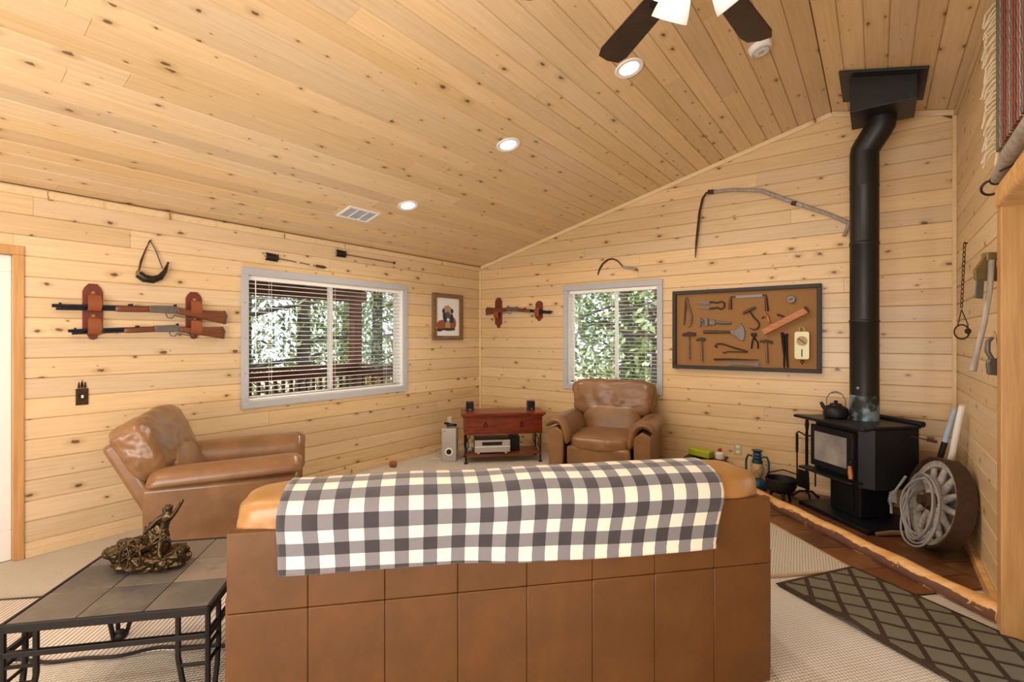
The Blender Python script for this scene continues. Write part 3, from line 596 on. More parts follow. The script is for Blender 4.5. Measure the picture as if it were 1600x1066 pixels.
WS = MB().tube([(0,0,0),(.12,.01,.002),(.25,0,.004),(.36,-.01,0)], [.012,.018,.016,.010], 8).build('kindling_stick', 'old_wood'); WS.location = on_stove(.37,.05,.022); WS.rotation_euler = (0,0,R(38)); tag(WS, 'thin dry stick of kindling beside the stove pad', 'stick')
FT = thing('fireplace_tools', 'black iron fireplace tool stand with shovel and poker beside stove', 'fireplace tools', (-.50,5.09,.014), -40)
MB().tube([(0,0,.05),(0,0,.62)], .011, 8).tube([(0,0,.62),(.0,0,.66),(0,0,.73)], [.012,.018,.010], 8).build('stand_post', 'black_iron', FT)
for k in range(3): a = R(90+120*k); MB().tube([(0,0,.07),(.06*math.cos(a),.06*math.sin(a),.06),(.11*math.cos(a),.11*math.sin(a),.012),(.13*math.cos(a),.13*math.sin(a),.008)], .010, 8).build('foot', 'black_iron', FT)
MB().tube([(-.12,0,.56),(-.09,0,.585),(0,0,.56),(.09,0,.585),(.12,0,.56)], .007, 8).build('hook_bar', 'black_iron', FT)
MB().tube([(-.10,-.01,.57),(-.10,-.01,.10)], .006, 8).tube([(-.10,-.01,.56),(-.10,-.01,.40)], .011, 8).build('poker', 'black_iron', FT)
sh = MB().tube([(.02,-.03,.60),(.02,-.03,.24)], .006, 8).build('shovel', 'black_iron', FT); MB().prism([(-.055,.26),(.06,.26),(.07,.10),(-.06,.10)], -.045, -.035).build('shovel_pan', 'black_iron', sh, False, .004)
MB().tube([(.10,-.01,.57),(.10,-.01,.14)], .006, 8).tube([(.10,-.01,.56),(.10,-.01,.42)], .010, 8).build('brush', 'black_iron', FT)
PT = thing('iron_cauldron', 'black iron cauldron with bail handle beside the sofa end', 'cauldron', (-.675,4.885,.014), 20)
PT.scale = (.86,.86,.95)
MB().lathe([(.07,.08),(.115,.10),(.14,.15),(.145,.21),(.138,.215),(.13,.15),(.10,.115),(.02,.11)], 24).build('bowl', 'kettle', PT)
for k in range(3): a = R(30+120*k); MB().tube([(.08*math.cos(a),.08*math.sin(a),.11),(.11*math.cos(a),.11*math.sin(a),0)], [.018,.012], 8).build('leg', 'kettle', PT)
MB().tube([(-.145,0,.20),(-.13,-.05,.27),(0,-.08,.31),(.13,-.05,.27),(.145,0,.20)], .006, 8).build('bail_handle', 'kettle', PT)
LN = thing('oil_lantern', 'blue oil lantern with wire guard near the gable wall', 'lantern', (-.91,5.14,.014), 0)
MB().lathe([(.075,0),(.085,.02),(.085,.07),(.06,.10),(.03,.115)], 24).build('fuel_tank', 'blue_enamel', LN); MB().lathe([(.036,.115),(.055,.15),(.058,.20),(.045,.25)], 24).build('globe', 'lamp_glass', LN)
MB().lathe([(.048,.25),(.05,.275),(.036,.285),(.046,.30),(.034,.315),(.042,.33),(.03,.345),(.045,.365),(.05,.372),(.01,.378)], 24).build('chimney_cap', 'blue_enamel', LN)
for sx in (-1,1): MB().tube([(sx*.075,0,.06),(sx*.098,0,.13),(sx*.098,0,.27),(sx*.08,0,.315),(sx*.045,0,.31)], .010, 8).build('side_tube', 'blue_enamel', LN)
MB().tube([(-.05,-.03,.13),(0,-.07,.18),(.05,-.03,.23)], .002, 5).tube([(.05,-.03,.13),(0,-.07,.18),(-.05,-.03,.23)], .002, 5).build('wire_guard', 'steel', LN)
BX = thing('black_crate', 'low black crate against the gable wall behind the sofa', 'crate', (-1.37,5.14,0), 0)
MB().box(-.18,.16,-.13,.13,.0,.23).box(-.19,.17,-.14,.14,.23,.255).build('crate_body', 'black_plastic', BX, False, .006); MB().box(-.19,.17,-.145,-.135,.10,.13).build('rib', 'black_plastic', BX, False)
GB = MB().box(-.12,.10,-.06,.06,0,.07).build('snack_packet', 'green_box', None, False, .012, 3); GB.location = (-1.41,5.11,.262); GB.rotation_euler = (0,R(3),R(-12)); tag(GB, 'lime green and yellow cardboard packet on the black crate', 'packet')
JR = thing('white_squeeze_jar', 'white jar with a red cap on the black crate', 'jar', (-1.245,5.13,.256)); MB().lathe([(.04,0),(.045,.02),(.042,.055),(.02,.07)], 18).build('jar_body', 'white_jar', JR); MB().ball((0,0,.085), (.02,.02,.02)).build('cap', 'red_cap', JR)

# ------------------------------------------------------------------ wagon wheel, cable, poles
ax = Vector((-.93,-.36,.20)).normalized(); zz = Vector((0,0,1)); sx_ = zz.cross(ax).normalized(); up_ = ax.cross(sx_)
MW = Matrix((sx_, up_, ax)).transposed().to_4x4(); MW.translation = Vector((.332,4.40,.328))
WH = thing('wagon_wheel', 'rusty iron-rimmed wooden wagon wheel leaning in the stove corner', 'wheel'); WH.matrix_world = MW
RO = .306
MB().lathe([(RO,-.052),(RO,.052),(RO-.012,.054),(RO-.02,.045),(RO-.022,-.045),(RO-.012,-.054),(RO,-.052)], 44).build('iron_tire', 'rust_iron', WH)
MB().lathe([(RO-.022,-.03),(RO-.022,.03),(RO-.065,.026),(RO-.065,-.026),(RO-.022,-.03)], 44).build('felloe', 'grey_wood', WH)
MB().lathe([(.012,-.09),(.05,-.085),(.062,-.04),(.062,.04),(.05,.075),(.034,.08),(.034,.11),(.012,.112)], 24).build('hub', 'rust_iron', WH)
for k in range(12):
    a = R(30*k); MB().tube([(.05*math.cos(a),.05*math.sin(a),.01),(.16*math.cos(a),.16*math.sin(a),.012),(.258*math.cos(a),.258*math.sin(a),.0)], [.026,.022,.017], 10).build('spoke', 'grey_wood', WH)
CBL = MB()
for k in range(6):
    pts = []; r0 = .19+.011*k; cx, cy = -.035+.008*k, -.055-.008*(k % 3)
    for i in range(40): a = 2*math.pi*i/40; pts.append((cx+r0*.86*math.cos(a)+.012*math.sin(3*a+k), cy+r0*math.sin(a), .075+.012*(k % 3)+.012*math.sin(2*a+k)))
    CBL.tube(pts, .007, 7, True)
CBL.tube([(-.20,.10,.12),(-.26,-.02,.13),(-.27,-.12,.14),(-.25,-.20,.13)], .009, 7)
for k in range(7): CBL.tube([(-.26+.008*k,-.03-.012*k,.135),(-.29+.01*(k%2),-.06-.01*k,.15),(-.25,-.09-.008*k,.15)], .0075, 6)
CBL = CBL.build('coiled_rope', 'rope'); CBL.matrix_world = MW; tag(CBL, 'coil of grey rope hung over the wagon wheel', 'rope')
P1 = MB().tube([(.36,4.86,.012),(.475,4.60,.98)], [.021,.019], 12).build('white_pole', 'white_paint'); tag(P1, 'whitish wooden pole leaning behind the wagon wheel', 'pole')
P2 = MB().tube([(.25,4.80,.014),(.395,4.715,.70)], .019, 10).build('blue_pole', 'black_plastic'); tag(P2, 'black pole with pale blue end leaning behind the wheel', 'pole'); MB().tube([(.395,4.715,.70),(.448,4.684,.95)], [.019,.015], 10).build('pole_end', 'light_blue', P2)

# ------------------------------------------------------------------ rugs
def floor_poly(name, pts, m, z0, z1, label, cat, nu=1): 
    o = MB().prism(pts, z0, z1, 'z').build(name, m, smooth=False); return tag(o, label, cat)
SR = thing('sisal_rug', 'large woven beige sisal rug in front of the sofa', 'rug', (0,0,0), 45)
MB().box(-.2,2.545,2.725,4.9,.001,.010).build('weave', 'sisal', SR, False); MB().box(-.2,2.56,2.705,2.725,.001,.013).box(2.545,2.56,2.725,4.9,.001,.013).build('binding', 'binding', SR, False)
RN = thing('runner_rug', 'dark brown runner rug with olive diamond lattice toward the doorway', 'rug', (-.30,3.50,.012), -33.5)
def ripple(x, y): return .003+.018*math.exp(-((x-.42)/.09)**2)*max(0, min(1, (-.05-y)/.25))
rm = MB(); NX, NYY = 90, 16
for j in range(NYY+1):
    for i in range(NX+1): x = 2.2*i/NX; y = -.315+.63*j/NYY; rm.v.append((x, y, ripple(x, y)))
rm.f = [(j*(NX+1)+i, j*(NX+1)+i+1, (j+1)*(NX+1)+i+1, (j+1)*(NX+1)+i) for j in range(NYY) for i in range(NX)]
o = rm.build('pile', 'rug_brown', RN); o.modifiers.new('s','SOLIDIFY').thickness = .006
dm = []
for i in range(-1, 26):
    for j in range(0, 7):
        cx = .10+i*.19+(.095 if j % 2 else 0); cy = -.27+j*.09
        q = [(cx-.076,cy),(cx,cy-.072),(cx+.076,cy),(cx,cy+.072)]
        for (a, b, c) in ((1,0,2.17),(-1,0,-.03),(0,1,.285),(0,-1,.285)): q = clip(q, a, b, c) if len(q) > 2 else q
        if len(q) > 2 and cx < 2.2:
            k = MB(); n = len(q); k.v = [(p[0],p[1],ripple(*p)+.0012) for p in q]+[(p[0],p[1],ripple(*p)+.0055) for p in q]; m = (sum(p[0] for p in q)/n, sum(p[1] for p in q)/n); k.v.append((m[0],m[1],ripple(*m)+.0065))
            k.f = [(n+a, n+(a+1) % n, 2*n) for a in range(n)]+[(a, (a+1) % n, (a+1) % n+n, a+n) for a in range(n)]; k.build('diamond', 'rug_olive', RN, False)
SM = thing('striped_mat', 'pale striped woven mat under the slate table', 'rug', (0,0,0), 45)
sm = MB(); N_ = 60
for i in range(N_+1):
    x = -2.9+2.35*i/N_; wv = .012*math.sin(x*9)+.008*math.sin(x*23)
    for (y, z) in ((2.48+wv,.002),(2.48+wv,.014),(3.08,.014),(3.08,.002)): sm.v.append((x, y, z+(.008*max(0,math.sin(x*9)) if y < 2.6 and z > .01 else 0)))
sm.f = [(4*i+k, 4*i+(k+1) % 4, 4*i+4+(k+1) % 4, 4*i+4+k) for i in range(N_) for k in range(4)]+[(0,1,2,3),(4*N_+3,4*N_+2,4*N_+1,4*N_)]
sm.build('mat_weave', 'striped_mat', SM, False)
ed = MB().tube([(-2.9+2.35*i/N_, 2.475+.012*math.sin((-2.9+2.35*i/N_)*9)+.008*math.sin((-2.9+2.35*i/N_)*23), .012+.008*max(0,math.sin((-2.9+2.35*i/N_)*9))) for i in range(N_+1)], .008, 6).build('edge_binding', 'black_plastic', SM)
MB().box(-2.9,-.55,3.075,3.09,.002,.017).build('edge_binding', 'black_plastic', SM, False)

# ------------------------------------------------------------------ TV console corner
CN = thing('console_table', 'cherry wood console with one wide drawer in the far corner', 'console', (-3.60,4.66,0), 44)
w2, dp = .455, .19
MB().prism([(-w2-.035,-dp-.035),(w2+.035,-dp-.035),(w2+.035,dp),(-w2-.035,dp)], .555, .585, 'z').box(-w2-.015,w2+.015,-dp-.015,dp,.535,.556).build('top', 'cherry', CN, False, .006)
MB().box(-w2,w2,-dp,dp,.335,.536).build('case', 'cherry', CN, False, .004); dw = MB().box(-w2+.055,w2-.055,-dp-.008,-dp,.36,.515).build('drawer', 'cherry', CN, False, .004)
for sx in (-1,1): MB().tube([(sx*.21+.018*math.cos(a*.6283),-dp-.014,.44+.022*math.sin(a*.6283)) for a in range(10)], .004, 6, True).lathe([(.010,0),(.006,.01)], 10, Matrix.Translation((sx*.21,-dp-.008,.465)) @ Matrix.Rotation(R(90),4,'X')).build('ring_pull', 'black_iron', dw)
MB().box(-w2+.01,w2-.01,-dp+.01,dp-.01,.09,.112).build('shelf', 'cherry', CN, False, .004)
for sx in (-1,1):
    for sy in (-1,1):
        cx, cy = sx*(w2-.02), sy*(dp-.02); MB().tube([(cx,cy,.335),(cx,cy,.02)], .010, 8).tube([(cx-sx*.05,cy,.32),(cx-sx*.02,cy,.27),(cx-sx*.03,cy,.20),(cx,cy,.15)], .006, 6).lathe([(.022,0),(.022,.012),(.008,.03)], 12, Matrix.Translation((cx,cy,0))).build('leg', 'black_iron', CN)
def at_c(x, y, z): q = Matrix.Rotation(R(44),3,'Z') @ Vector((x,y,0)); return (-3.60+q.x, 4.66+q.y, z)
for sx, lb in ((-.38,'small black cube speaker on the left of the console'),(.36,'small black cube speaker on the right of the console')):
    s_ = thing('cube_speaker', lb, 'speaker', at_c(sx,.06,.586), 44, group='cube speakers on the console'); MB().box(-.045,.045,-.045,.045,0,.10).build('cabinet', 'black_plastic', s_, False, .006); MB().box(-.038,.038,-.048,-.044,.02,.095).build('grille', 'black_gap', s_, False, .003); MB().box(-.012,.012,-.0475,-.045,.008,.014).build('badge', 'silver', s_, False)
RC = thing('stereo_receiver', 'silver stereo receiver with dark display on the console shelf', 'receiver', at_c(-.13,-.02,.113), 44)
MB().box(-.20,.20,-.165,.15,.018,.155).build('casing', 'black_plastic', RC, False, .004); MB().box(-.205,.205,-.18,-.164,.018,.158).build('face_plate', 'silver', RC, False, .004)
MB().box(-.12,.11,-.183,-.179,.10,.138).build('display', 'display', RC, False); MB().box(-.205,.205,-.184,-.179,.078,.086).build('front_ridge', 'white_plastic', RC, False)
MB().lathe([(.022,0),(.020,.018)], 20, Matrix.Translation((.165,-.18,.052)) @ Matrix.Rotation(R(90),4,'X')).build('volume_knob', 'silver', RC)
for sx in (-.16,.16): MB().lathe([(.016,0),(.014,.018)], 14, Matrix.Translation((sx,-.15,0))).build('foot', 'white_plastic', RC)
VB = MB().box(-.06,.06,-.12,.12,0,.17).build('set_top_box', 'black_plastic', None, False, .004); VB.location = at_c(.145,.06,.113); VB.rotation_euler = (0,0,R(44)); tag(VB, 'plain black box beside the stereo receiver', 'media box')
SW = thing('subwoofer', 'silver tower subwoofer standing left of the console', 'speaker', (-4.08,4.27,0), 38)
MB().box(-.085,.085,-.11,.20,0,.39).build('cabinet', 'silver', SW, False, .008); MB().lathe([(.046,0),(.046,.006),(.034,.008)], 24, Matrix.Translation((0,-.11,.12)) @ Matrix.Rotation(R(90),4,'X')).build('port_ring', 'white_plastic', SW); MB().lathe([(.034,0),(.030,.0085)], 24, Matrix.Translation((0,-.11,.12)) @ Matrix.Rotation(R(90),4,'X')).build('port', 'black_gap', SW); MB().box(-.07,-.04,-.112,-.109,.355,.362).build('badge', 'grey_iron', SW, False)
HC = MB().tube([(-.05,0,.012),(0,-.05,.02),(.06,-.02,.03),(.05,.04,.02),(-.02,.05,.012),(-.06,.02,.03),(-.08,-.02,.035)], .014, 8).build('coiled_black_cord', 'black_plastic'); HC.location = (-4.08,4.28,.392); tag(HC, 'coiled black cord lying on the silver subwoofer', 'cord')
WC = MB().tube([(-4.46,4.64,.10),(-4.44,4.50,.02),(-4.36,4.28,.008),(-4.28,4.16,.008),(-4.18,4.22,.008)], .005, 6).build('white_power_cord', 'white_plastic'); tag(WC, 'white power cord running from the wall to the subwoofer', 'cord')
BT = MB().ball((0,0,.035), (.05,.04,.036), 12, 8).build('floor_stone', 'paint_rust'); BT.location = (-4.36,3.65,0); tag(BT, 'small brown rounded stone on the carpet under the window', 'stone')
GS = MB().ball((0,0,.03), (.035,.03,.03), 10, 8).build('grey_trinket', 'light_blue'); GS.location = at_c(-.385,-.06,.113); tag(GS, 'small pale trinket at the left end of the console shelf', 'trinket')
# ------------------------------------------------------------------ wall plates
def plate(wall, u, z, label, m, dark, outlet):
    t_ = on_wall(wall, 'outlet_plate' if outlet else 'switch_plate', label, 'outlet' if outlet else 'switch', u, z)
    MB().box(-.035,.035,-.008,0,-.058,.058).build('cover', m, t_, False, .003)
    if outlet:
        for zz in (-.025,.025): MB().box(-.017,.017,-.010,-.007,zz-.014,zz+.014).build('socket', 'white_plastic', t_, False, .004)
    else: MB().box(-.006,.006,-.02,-.007,-.008,.012).build('toggle', 'white_plastic', t_, False, .002)
    return t_
sp_ = plate('A', .987, 1.035, 'dark bronze switch plate topped with pine tree cutouts', 'bronze', 1, False)
for k in (-1,0,1):
    tr_ = MB().box(k*.017-.002,k*.017+.002,-.007,-.003,.055,.07); h = .115 if k == 0 else .10
    for q in range(3): tr_.prism([(k*.017-.010+.002*q,.064+q*.012),(k*.017+.010-.002*q,.064+q*.012),(k*.017,.082+q*.012+(h-.10))], -.007, -.003)
    tr_.build('tree_cutout', 'bronze', sp_, False)
plate('B', -1.12, .332, 'pale green outlet plate above the black crate', 'outlet_green', 0, True); plate('C', 3.45, 1.075, 'white switch plate beside the doorway casing', 'white_plastic', 0, False); plate('A', 4.70, .36, 'white outlet plate behind the subwoofer', 'white_plastic', 0, True)

# ------------------------------------------------------------------ rifles and leather hangers
def hanger(wall, u, z, h, wd, label, group, two=True):
    t_ = on_wall(wall, 'leather_rifle_hanger', label, 'rifle hanger', u, z, group=group); a = wd/2
    MB().prism([(-a,-h*.36),(-a*.55,-h*.40),(-a*.35,-h*.48),(0,-h*.5),(a*.35,-h*.48),(a*.55,-h*.40),(a,-h*.36),(a,h*.36),(a*.8,h*.43),(a*.4,h*.5),(-a*.4,h*.5),(-a*.8,h*.43),(-a,h*.36)], -.014, -.002).build('back_plate', 'dark_strap', t_, False, .003)
    for zz in ((h*.20,-h*.21) if two else (0,)):
        st_ = MB().ribbon([(-.017,zz+h*.17),(-.022,zz+h*.10),(-.05,zz+.035),(-.066,zz),(-.068,zz-.04),(-.052,zz-.07),(-.016,zz-.08)], [a*.2,a*.38,a*.62,a*.68,a*.68,a*.66,a*.6]); q = st_.build('strap', 'tan_strap', t_)
        MB().lathe([(.008,0),(.004,.006)], 10, Matrix.Translation((0,-.024,zz+h*.14)) @ Matrix.Rotation(R(90),4,'X')).build('stud', 'brass', q)
    return t_
def rifle(wall, u0, z0, u1, z1, label, flip, ln):
    ang = math.degrees(math.atan2(z1-z0, u1-u0)); t_ = on_wall(wall, 'lever_rifle', label, 'rifle', u0, z0, group='lever action rifles on the walls'); t_.rotation_euler = (Matrix.Rotation(t_.rotation_euler.z,3,'Z') @ Matrix.Rotation(R(-ang),3,'Y')).to_euler()
    k = ln/1.1; yy = -.043
    MB().tube([(0,yy,0),(.56*k,yy,0)], .010*k+.002, 10).build('barrel', 'blue_steel', t_); MB().tube([(.02*k,yy,-.021*k),(.55*k,yy,-.021*k)], .0085*k, 10).box(.035*k,.05*k,yy-.002,yy+.002,.0,.022*k).box(.20*k,.215*k,yy-.012,yy+.012,-.03*k,.01*k).build('magazine_tube', 'blue_steel', t_)
    MB().cushion((.45*k,yy,-.014*k), (.11*k,.018,.022*k), 6, 8).build('forend', 'gun_wood', t_)
    rc = MB().prism([(.55*k,.016*k),(.70*k,.018*k),(.735*k,.008*k),(.735*k,-.045*k),(.55*k,-.036*k)], yy-.015, yy+.015).build('receiver', 'grey_iron', t_, False, .004)
    MB().tube([(.66*k,yy,-.04*k),(.67*k,yy,-.075*k),(.70*k,yy,-.08*k),(.72*k,yy,-.055*k),(.76*k,yy,-.066*k),(.83*k,yy,-.085*k),(.85*k,yy,-.07*k)], .0045*k, 6).build('lever', 'grey_iron', rc)
    MB().box(.715*k,.735*k,yy-.004,yy+.004,.01*k,.03*k).box(.42*k,.45*k,yy-.004,yy+.004,.008*k,.024*k).build('hammer_and_sight', 'blue_steel', rc, False)
    MB().prism([(.73*k,.01*k),(.80*k,-.008*k),(1.08*k,-.015*k),(1.10*k,-.055*k),(1.085*k,-.125*k),(.83*k,-.066*k),(.74*k,-.046*k)], yy-.018, yy+.018).build('stock', 'gun_wood', t_, False, .008, 3)
    MB().prism([(1.08*k,-.013*k),(1.09*k,-.014*k),(1.11*k,-.055*k),(1.095*k,-.128*k),(1.084*k,-.126*k),(1.098*k,-.055*k)], yy-.018, yy+.018).build('butt_plate', 'grey_iron', t_, False)
    return t_
GH = 'leather rifle hangers'
hanger('A', 1.045, 1.635, .40, .115, 'tall dark red leather hanger holding both rifle barrels', GH); hanger('A', 1.692, 1.632, .385, .12, 'tall red-brown leather hanger holding both rifle stocks', GH)
rifle('A', .822, 1.667, 1.93, 1.693, 'upper lever action rifle with long octagonal barrel on the left wall', 0, 1.10); rifle('A', .905, 1.497, 1.905, 1.557, 'lower shorter lever action carbine on the left wall', 0, 1.0)
hanger('B', -4.165, 1.79, .42, .12, 'red leather hanger at the butt of the corner rifle', GH, False); hanger('B', -3.50, 1.795, .26, .11, 'red leather hanger at the muzzle of the corner rifle', GH, False)
g3 = on_wall('B', 'lever_rifle', 'lever action rifle hung on the gable wall near the corner', 'rifle', -3.285, 1.775, group='lever action rifles on the walls')
tmp = rifle('B', 0, 0, 1, 0, '', 0, 1.06)
for ch in list(tmp.children):
    ch.parent = g3
bpy.data.objects.remove(tmp); g3.rotation_euler = (0, R(6), 0); g3.scale = (-1, 1, 1)

# ------------------------------------------------------------------ powder horn, arrows, picture
PH = on_wall('A', 'powder_horn', 'dark curved powder horn hanging by its leather thong', 'powder horn', 1.395, 1.93)
MB().tube([(-.085,-.03,.0),(-.05,-.04,-.03),(0,-.045,-.035),(.05,-.04,-.012),(.085,-.035,.04),(.10,-.03,.085),(.106,-.03,.105)], [.030,.032,.030,.024,.016,.009,.006], 12).build('horn', 'horn_dark', PH); MB().ball((-.088,-.03,.002), (.014,.03,.03)).build('end_plug', 'old_wood', PH); MB().ball((.107,-.03,.108), .009).build('stopper', 'horn_dark', PH)
MB().tube([(-.085,-.035,.03),(-.07,-.02,.10),(-.03,-.012,.21),(-.005,-.012,.265),(.03,-.012,.20),(.07,-.03,.06)], .0045, 6).tube([(-.08,-.03,.03),(-.05,-.015,.14),(-.012,-.01,.262)], .0035, 6).build('thong', 'dark_wood', PH)
MB().tube([(-.005,0,.265),(-.005,-.03,.27)], .005, 6).build('nail', 'rust_iron', PH)
def arrow(u0, z0, u1, z1, label, style):
    L_ = math.hypot(u1-u0, z1-z0); t_ = on_wall('A', 'feathered_arrow', label, 'arrow', u0, z0, group='feathered arrows above the window'); t_.rotation_euler = (Matrix.Rotation(R(90),3,'Z') @ Matrix.Rotation(-math.atan2(z1-z0,u1-u0),3,'Y')).to_euler()
    MB().tube([(0,-.02,0),(L_,-.02,0)], .006, 8).build('shaft', 'old_wood', t_)
    for k in (-1,1):
        MB().prism([(.02,k*.005),(.0,k*.035),(.10,k*.03),(.14,k*.005)], -.022, -.018).build('feather', 'feather', t_, False); 
    fe = MB()
    for k in range(7): fe.prism([(.01+k*.016,-.036),(.02+k*.016,-.036),(.028+k*.016,.036),(.018+k*.016,.036)], -.027, -.023)
    fe.build('barring', 'black_gap', t_, False)
    if style: [MB().tube([(q,-.02,0),(q+.03,-.02,0)], .011, 8).build('sinew_wrap', 'fringe', t_) for q in (.30,.44)]; MB().prism([(L_-.10,-.012),(L_-.02,-.014),(L_+.02,0),(L_-.02,.014),(L_-.10,.012)], -.026, -.014).build('arrowhead', 'dark_wood', t_, False)
    else: MB().ball((L_,-.02,0), (.016,.012,.018)).build('blunt_tip', 'dark_wood', t_)
arrow(2.27,2.195,2.88,2.16, 'barred feathered arrow with white wraps above the window', 1); arrow(3.00,2.325,3.765,2.315, 'thin feathered arrow with a blunt tip, nearer the corner', 0)
PC = on_wall('A', 'framed_picture', 'wood framed watercolour of a shaggy brown animal near the corner', 'picture', 4.655, 1.72)
for b in ((-.275,.275,.245,.30),(-.275,.275,-.30,-.245),(-.275,-.215,-.245,.245),(.215,.275,-.245,.245)): MB().box(b[0],b[1],-.035,0,b[2],b[3]).build('frame_rail', 'old_wood', PC, False, .003)
MB().box(-.22,.22,-.012,-.006,-.25,.25).build('paper_sheet', 'paper', PC, False)
def blob(cx, cz, rx, rz, m, nm, lay, sd):
    n = 22; MB().prism([(cx+rx*math.cos(6.2832*i/n)*(1+.16*noise.noise(Vector((i*.9,sd,0)))), cz+rz*math.sin(6.2832*i/n)*(1+.16*noise.noise(Vector((i*.9,sd,4))))) for i in range(n)], -.0125-lay*.0005, -.012).build(nm, m, PC, False)
for i, a in enumerate([(-.11,-.11,.085,.07,'paint_rust','painted_flank'),(.09,-.08,.07,.09,'paint_rust','painted_flank'),(0,.05,.10,.10,'paint_tan','painted_mane'),(-.075,.075,.025,.03,'paint_dark','painted_ear'),(.08,.08,.025,.03,'paint_dark','painted_ear'),(.0,-.02,.06,.09,'paint_blue','painted_face'),(.0,-.11,.045,.055,'paint_tan','painted_chin'),(.075,-.02,.03,.06,'paint_dark','painted_shade'),(-.06,-.0,.025,.06,'paint_dark','painted_shade'),(-.15,-.17,.05,.02,'paint_dark','painted_hoof'),(.02,-.16,.12,.018,'paint_dark','painted_shadow'),(.005,-.035,.022,.018,'paper','painted_muzzle')]): blob(*a[:6], i, i*3.3)

# ------------------------------------------------------------------ sickle, scythe
SK = on_wall('B', 'hand_sickle', 'small curved iron sickle above the smaller window', 'sickle', -2.45, 2.28)
MB().tube([(-.21,-.02,-.085),(-.19,-.02,-.02),(-.145,-.02,.045),(-.08,-.02,.085),(-.02,-.02,.09),(.04,-.02,.06),(.085,-.02,.01),(.12,-.02,-.025)], [.006,.011,.012,.012,.012,.012,.011,.010], 10, flat=.45).build('blade', 'rust_iron', SK); MB().tube([(.11,-.02,-.02),(.20,-.022,-.035),(.265,-.02,-.055)], [.013,.016,.017], 10).build('handle', 'grey_wood', SK)
SY = on_wall('B', 'scythe', 'long scythe with curved wooden handle on the gable wall', 'scythe', -1.40, 2.95)
MB().tube([(.02,-.03,.0),(.25,-.05,-.02),(.5,-.06,-.075),(.82,-.06,-.26),(1.05,-.055,-.385),(1.21,-.05,-.49)], [.017,.019,.020,.020,.019,.017], 10).build('snath', 'grey_wood', SY)
MB().tube([(.03,-.03,.005),(-.02,-.03,.0),(-.055,-.03,-.05),(-.085,-.03,-.18),(-.105,-.03,-.36),(-.12,-.03,-.50),(-.13,-.03,-.66)], [.013,.018,.024,.026,.025,.021,.008], 10, flat=.35).build('blade', 'rust_iron', SY)
[MB().tube(q, .023, 10).build('iron_collar', 'rust_iron', SY) for q in ([(.0,-.032,.005),(.06,-.032,-.003)],[(.76,-.06,-.235),(.80,-.06,-.25)])]; MB().tube([(1.20,-.05,-.485),(1.185,-.06,-.55),(1.165,-.07,-.60)], .015, 8).build('grip', 'grey_wood', SY)

# ------------------------------------------------------------------ tool board and tools
TBD = on_wall('B', 'display_board', 'dark framed burlap display board of antique tools', 'display board', -1.083, 1.535)
for b in ((-.679,.679,.375,.412),(-.679,.679,-.412,-.375),(-.679,-.642,-.375,.375),(.642,.679,-.375,.375)): MB().box(b[0],b[1],-.06,0,b[2],b[3]).build('frame_rail', 'frame_black', TBD, False, .004)
MB().box(-.645,.645,-.022,-.008,-.378,.378).build('burlap_panel', 'burlap', TBD, False)
def tool(name, label, cat='tool', x=0, z=0): return thing(name, label, cat, (-1.083+x, YB-.024, 1.535+z), 0, group='antique tools on the board')
def bar(a, b, w0, w1=None, d=.012): 
    w1 = w0 if w1 is None else w1; dx, dz = b[0]-a[0], b[1]-a[1]; l = math.hypot(dx, dz); nx, nz = -dz/l, dx/l
    return [(a[0]+nx*w0,a[1]+nz*w0),(b[0]+nx*w1,b[1]+nz*w1),(b[0]-nx*w1,b[1]-nz*w1),(a[0]-nx*w0,a[1]-nz*w0)]
def wire(pts, r, flat=1): return MB().tube([(p[0], -.012, p[1]) for p in pts], r, 8, flat=flat)
T = tool('folding_pruning_knife', 'curved folding knife at the upper left of the board'); MB().prism(bar((-.537,.344),(-.562,.05),.014,.005), -.012, -.004).build('blade', 'rust_iron', T, False); wire([(-.537,.344),(-.515,.25),(-.490,.165),(-.484,.11),(-.495,.055),(-.514,.026)], [.008,.012,.014,.014,.012,.009]).build('handle', 'old_wood', T)
T = tool('sheep_shears', 'iron sheep shears with looped spring handle'); MB().prism([(-.439,.275),(-.315,.30),(-.29,.27),(-.315,.262)], -.012, -.006).prism([(-.439,.228),(-.315,.246),(-.29,.235),(-.315,.205)], -.016, -.010).build('blades', 'grey_iron', T, False); wire([(-.30,.285),(-.22,.272),(-.185,.285),(-.158,.265),(-.158,.225),(-.19,.205),(-.22,.222),(-.30,.215)], .009).build('spring_handle', 'rust_iron', T)
T = tool('drawknife', 'drawknife with two dark turned handles at the board top'); MB().prism(bar((-.05,.322),(.19,.326),.013), -.012, -.004).build('blade', 'steel', T, False)
for p in ([(-.05,.325),(-.098,.328),(-.10,.30),(-.102,.20)], [(.19,.328),(.217,.330),(.221,.30),(.231,.172)]): wire(p, [.006,.008,.013,.017]).build('handle', 'dark_wood', T)
T = tool('monkey_wrench', 'heavy adjustable monkey wrench below the shears'); wire([(-.37,.078),(-.25,.075),(-.18,.068),(-.093,.064)], [.013,.013,.017,.013]).build('shank', 'grey_iron', T); MB().box(-.405,-.385,-.026,-.002,.03,.122).box(-.405,-.36,-.026,-.002,.085,.105).box(-.345,-.315,-.028,-.002,.035,.118).box(-.30,-.245,-.024,-.002,.048,.10).build('jaws', 'grey_iron', T, False, .004)
T = tool('hay_hook', 'hay hook with wooden cross handle in mid board'); MB().tube([(.016,-.02,.156),(.072,-.02,.184),(.13,-.02,.213)], [.013,.016,.013], 10).build('cross_handle', 'dark_wood', T); wire([(.072,.182),(.118,.11),(.155,.07),(.163,.035),(.148,.006),(.115,-.006),(.075,.011)], [.008,.008,.008,.008,.008,.007,.004]).build('hook', 'rust_iron', T)
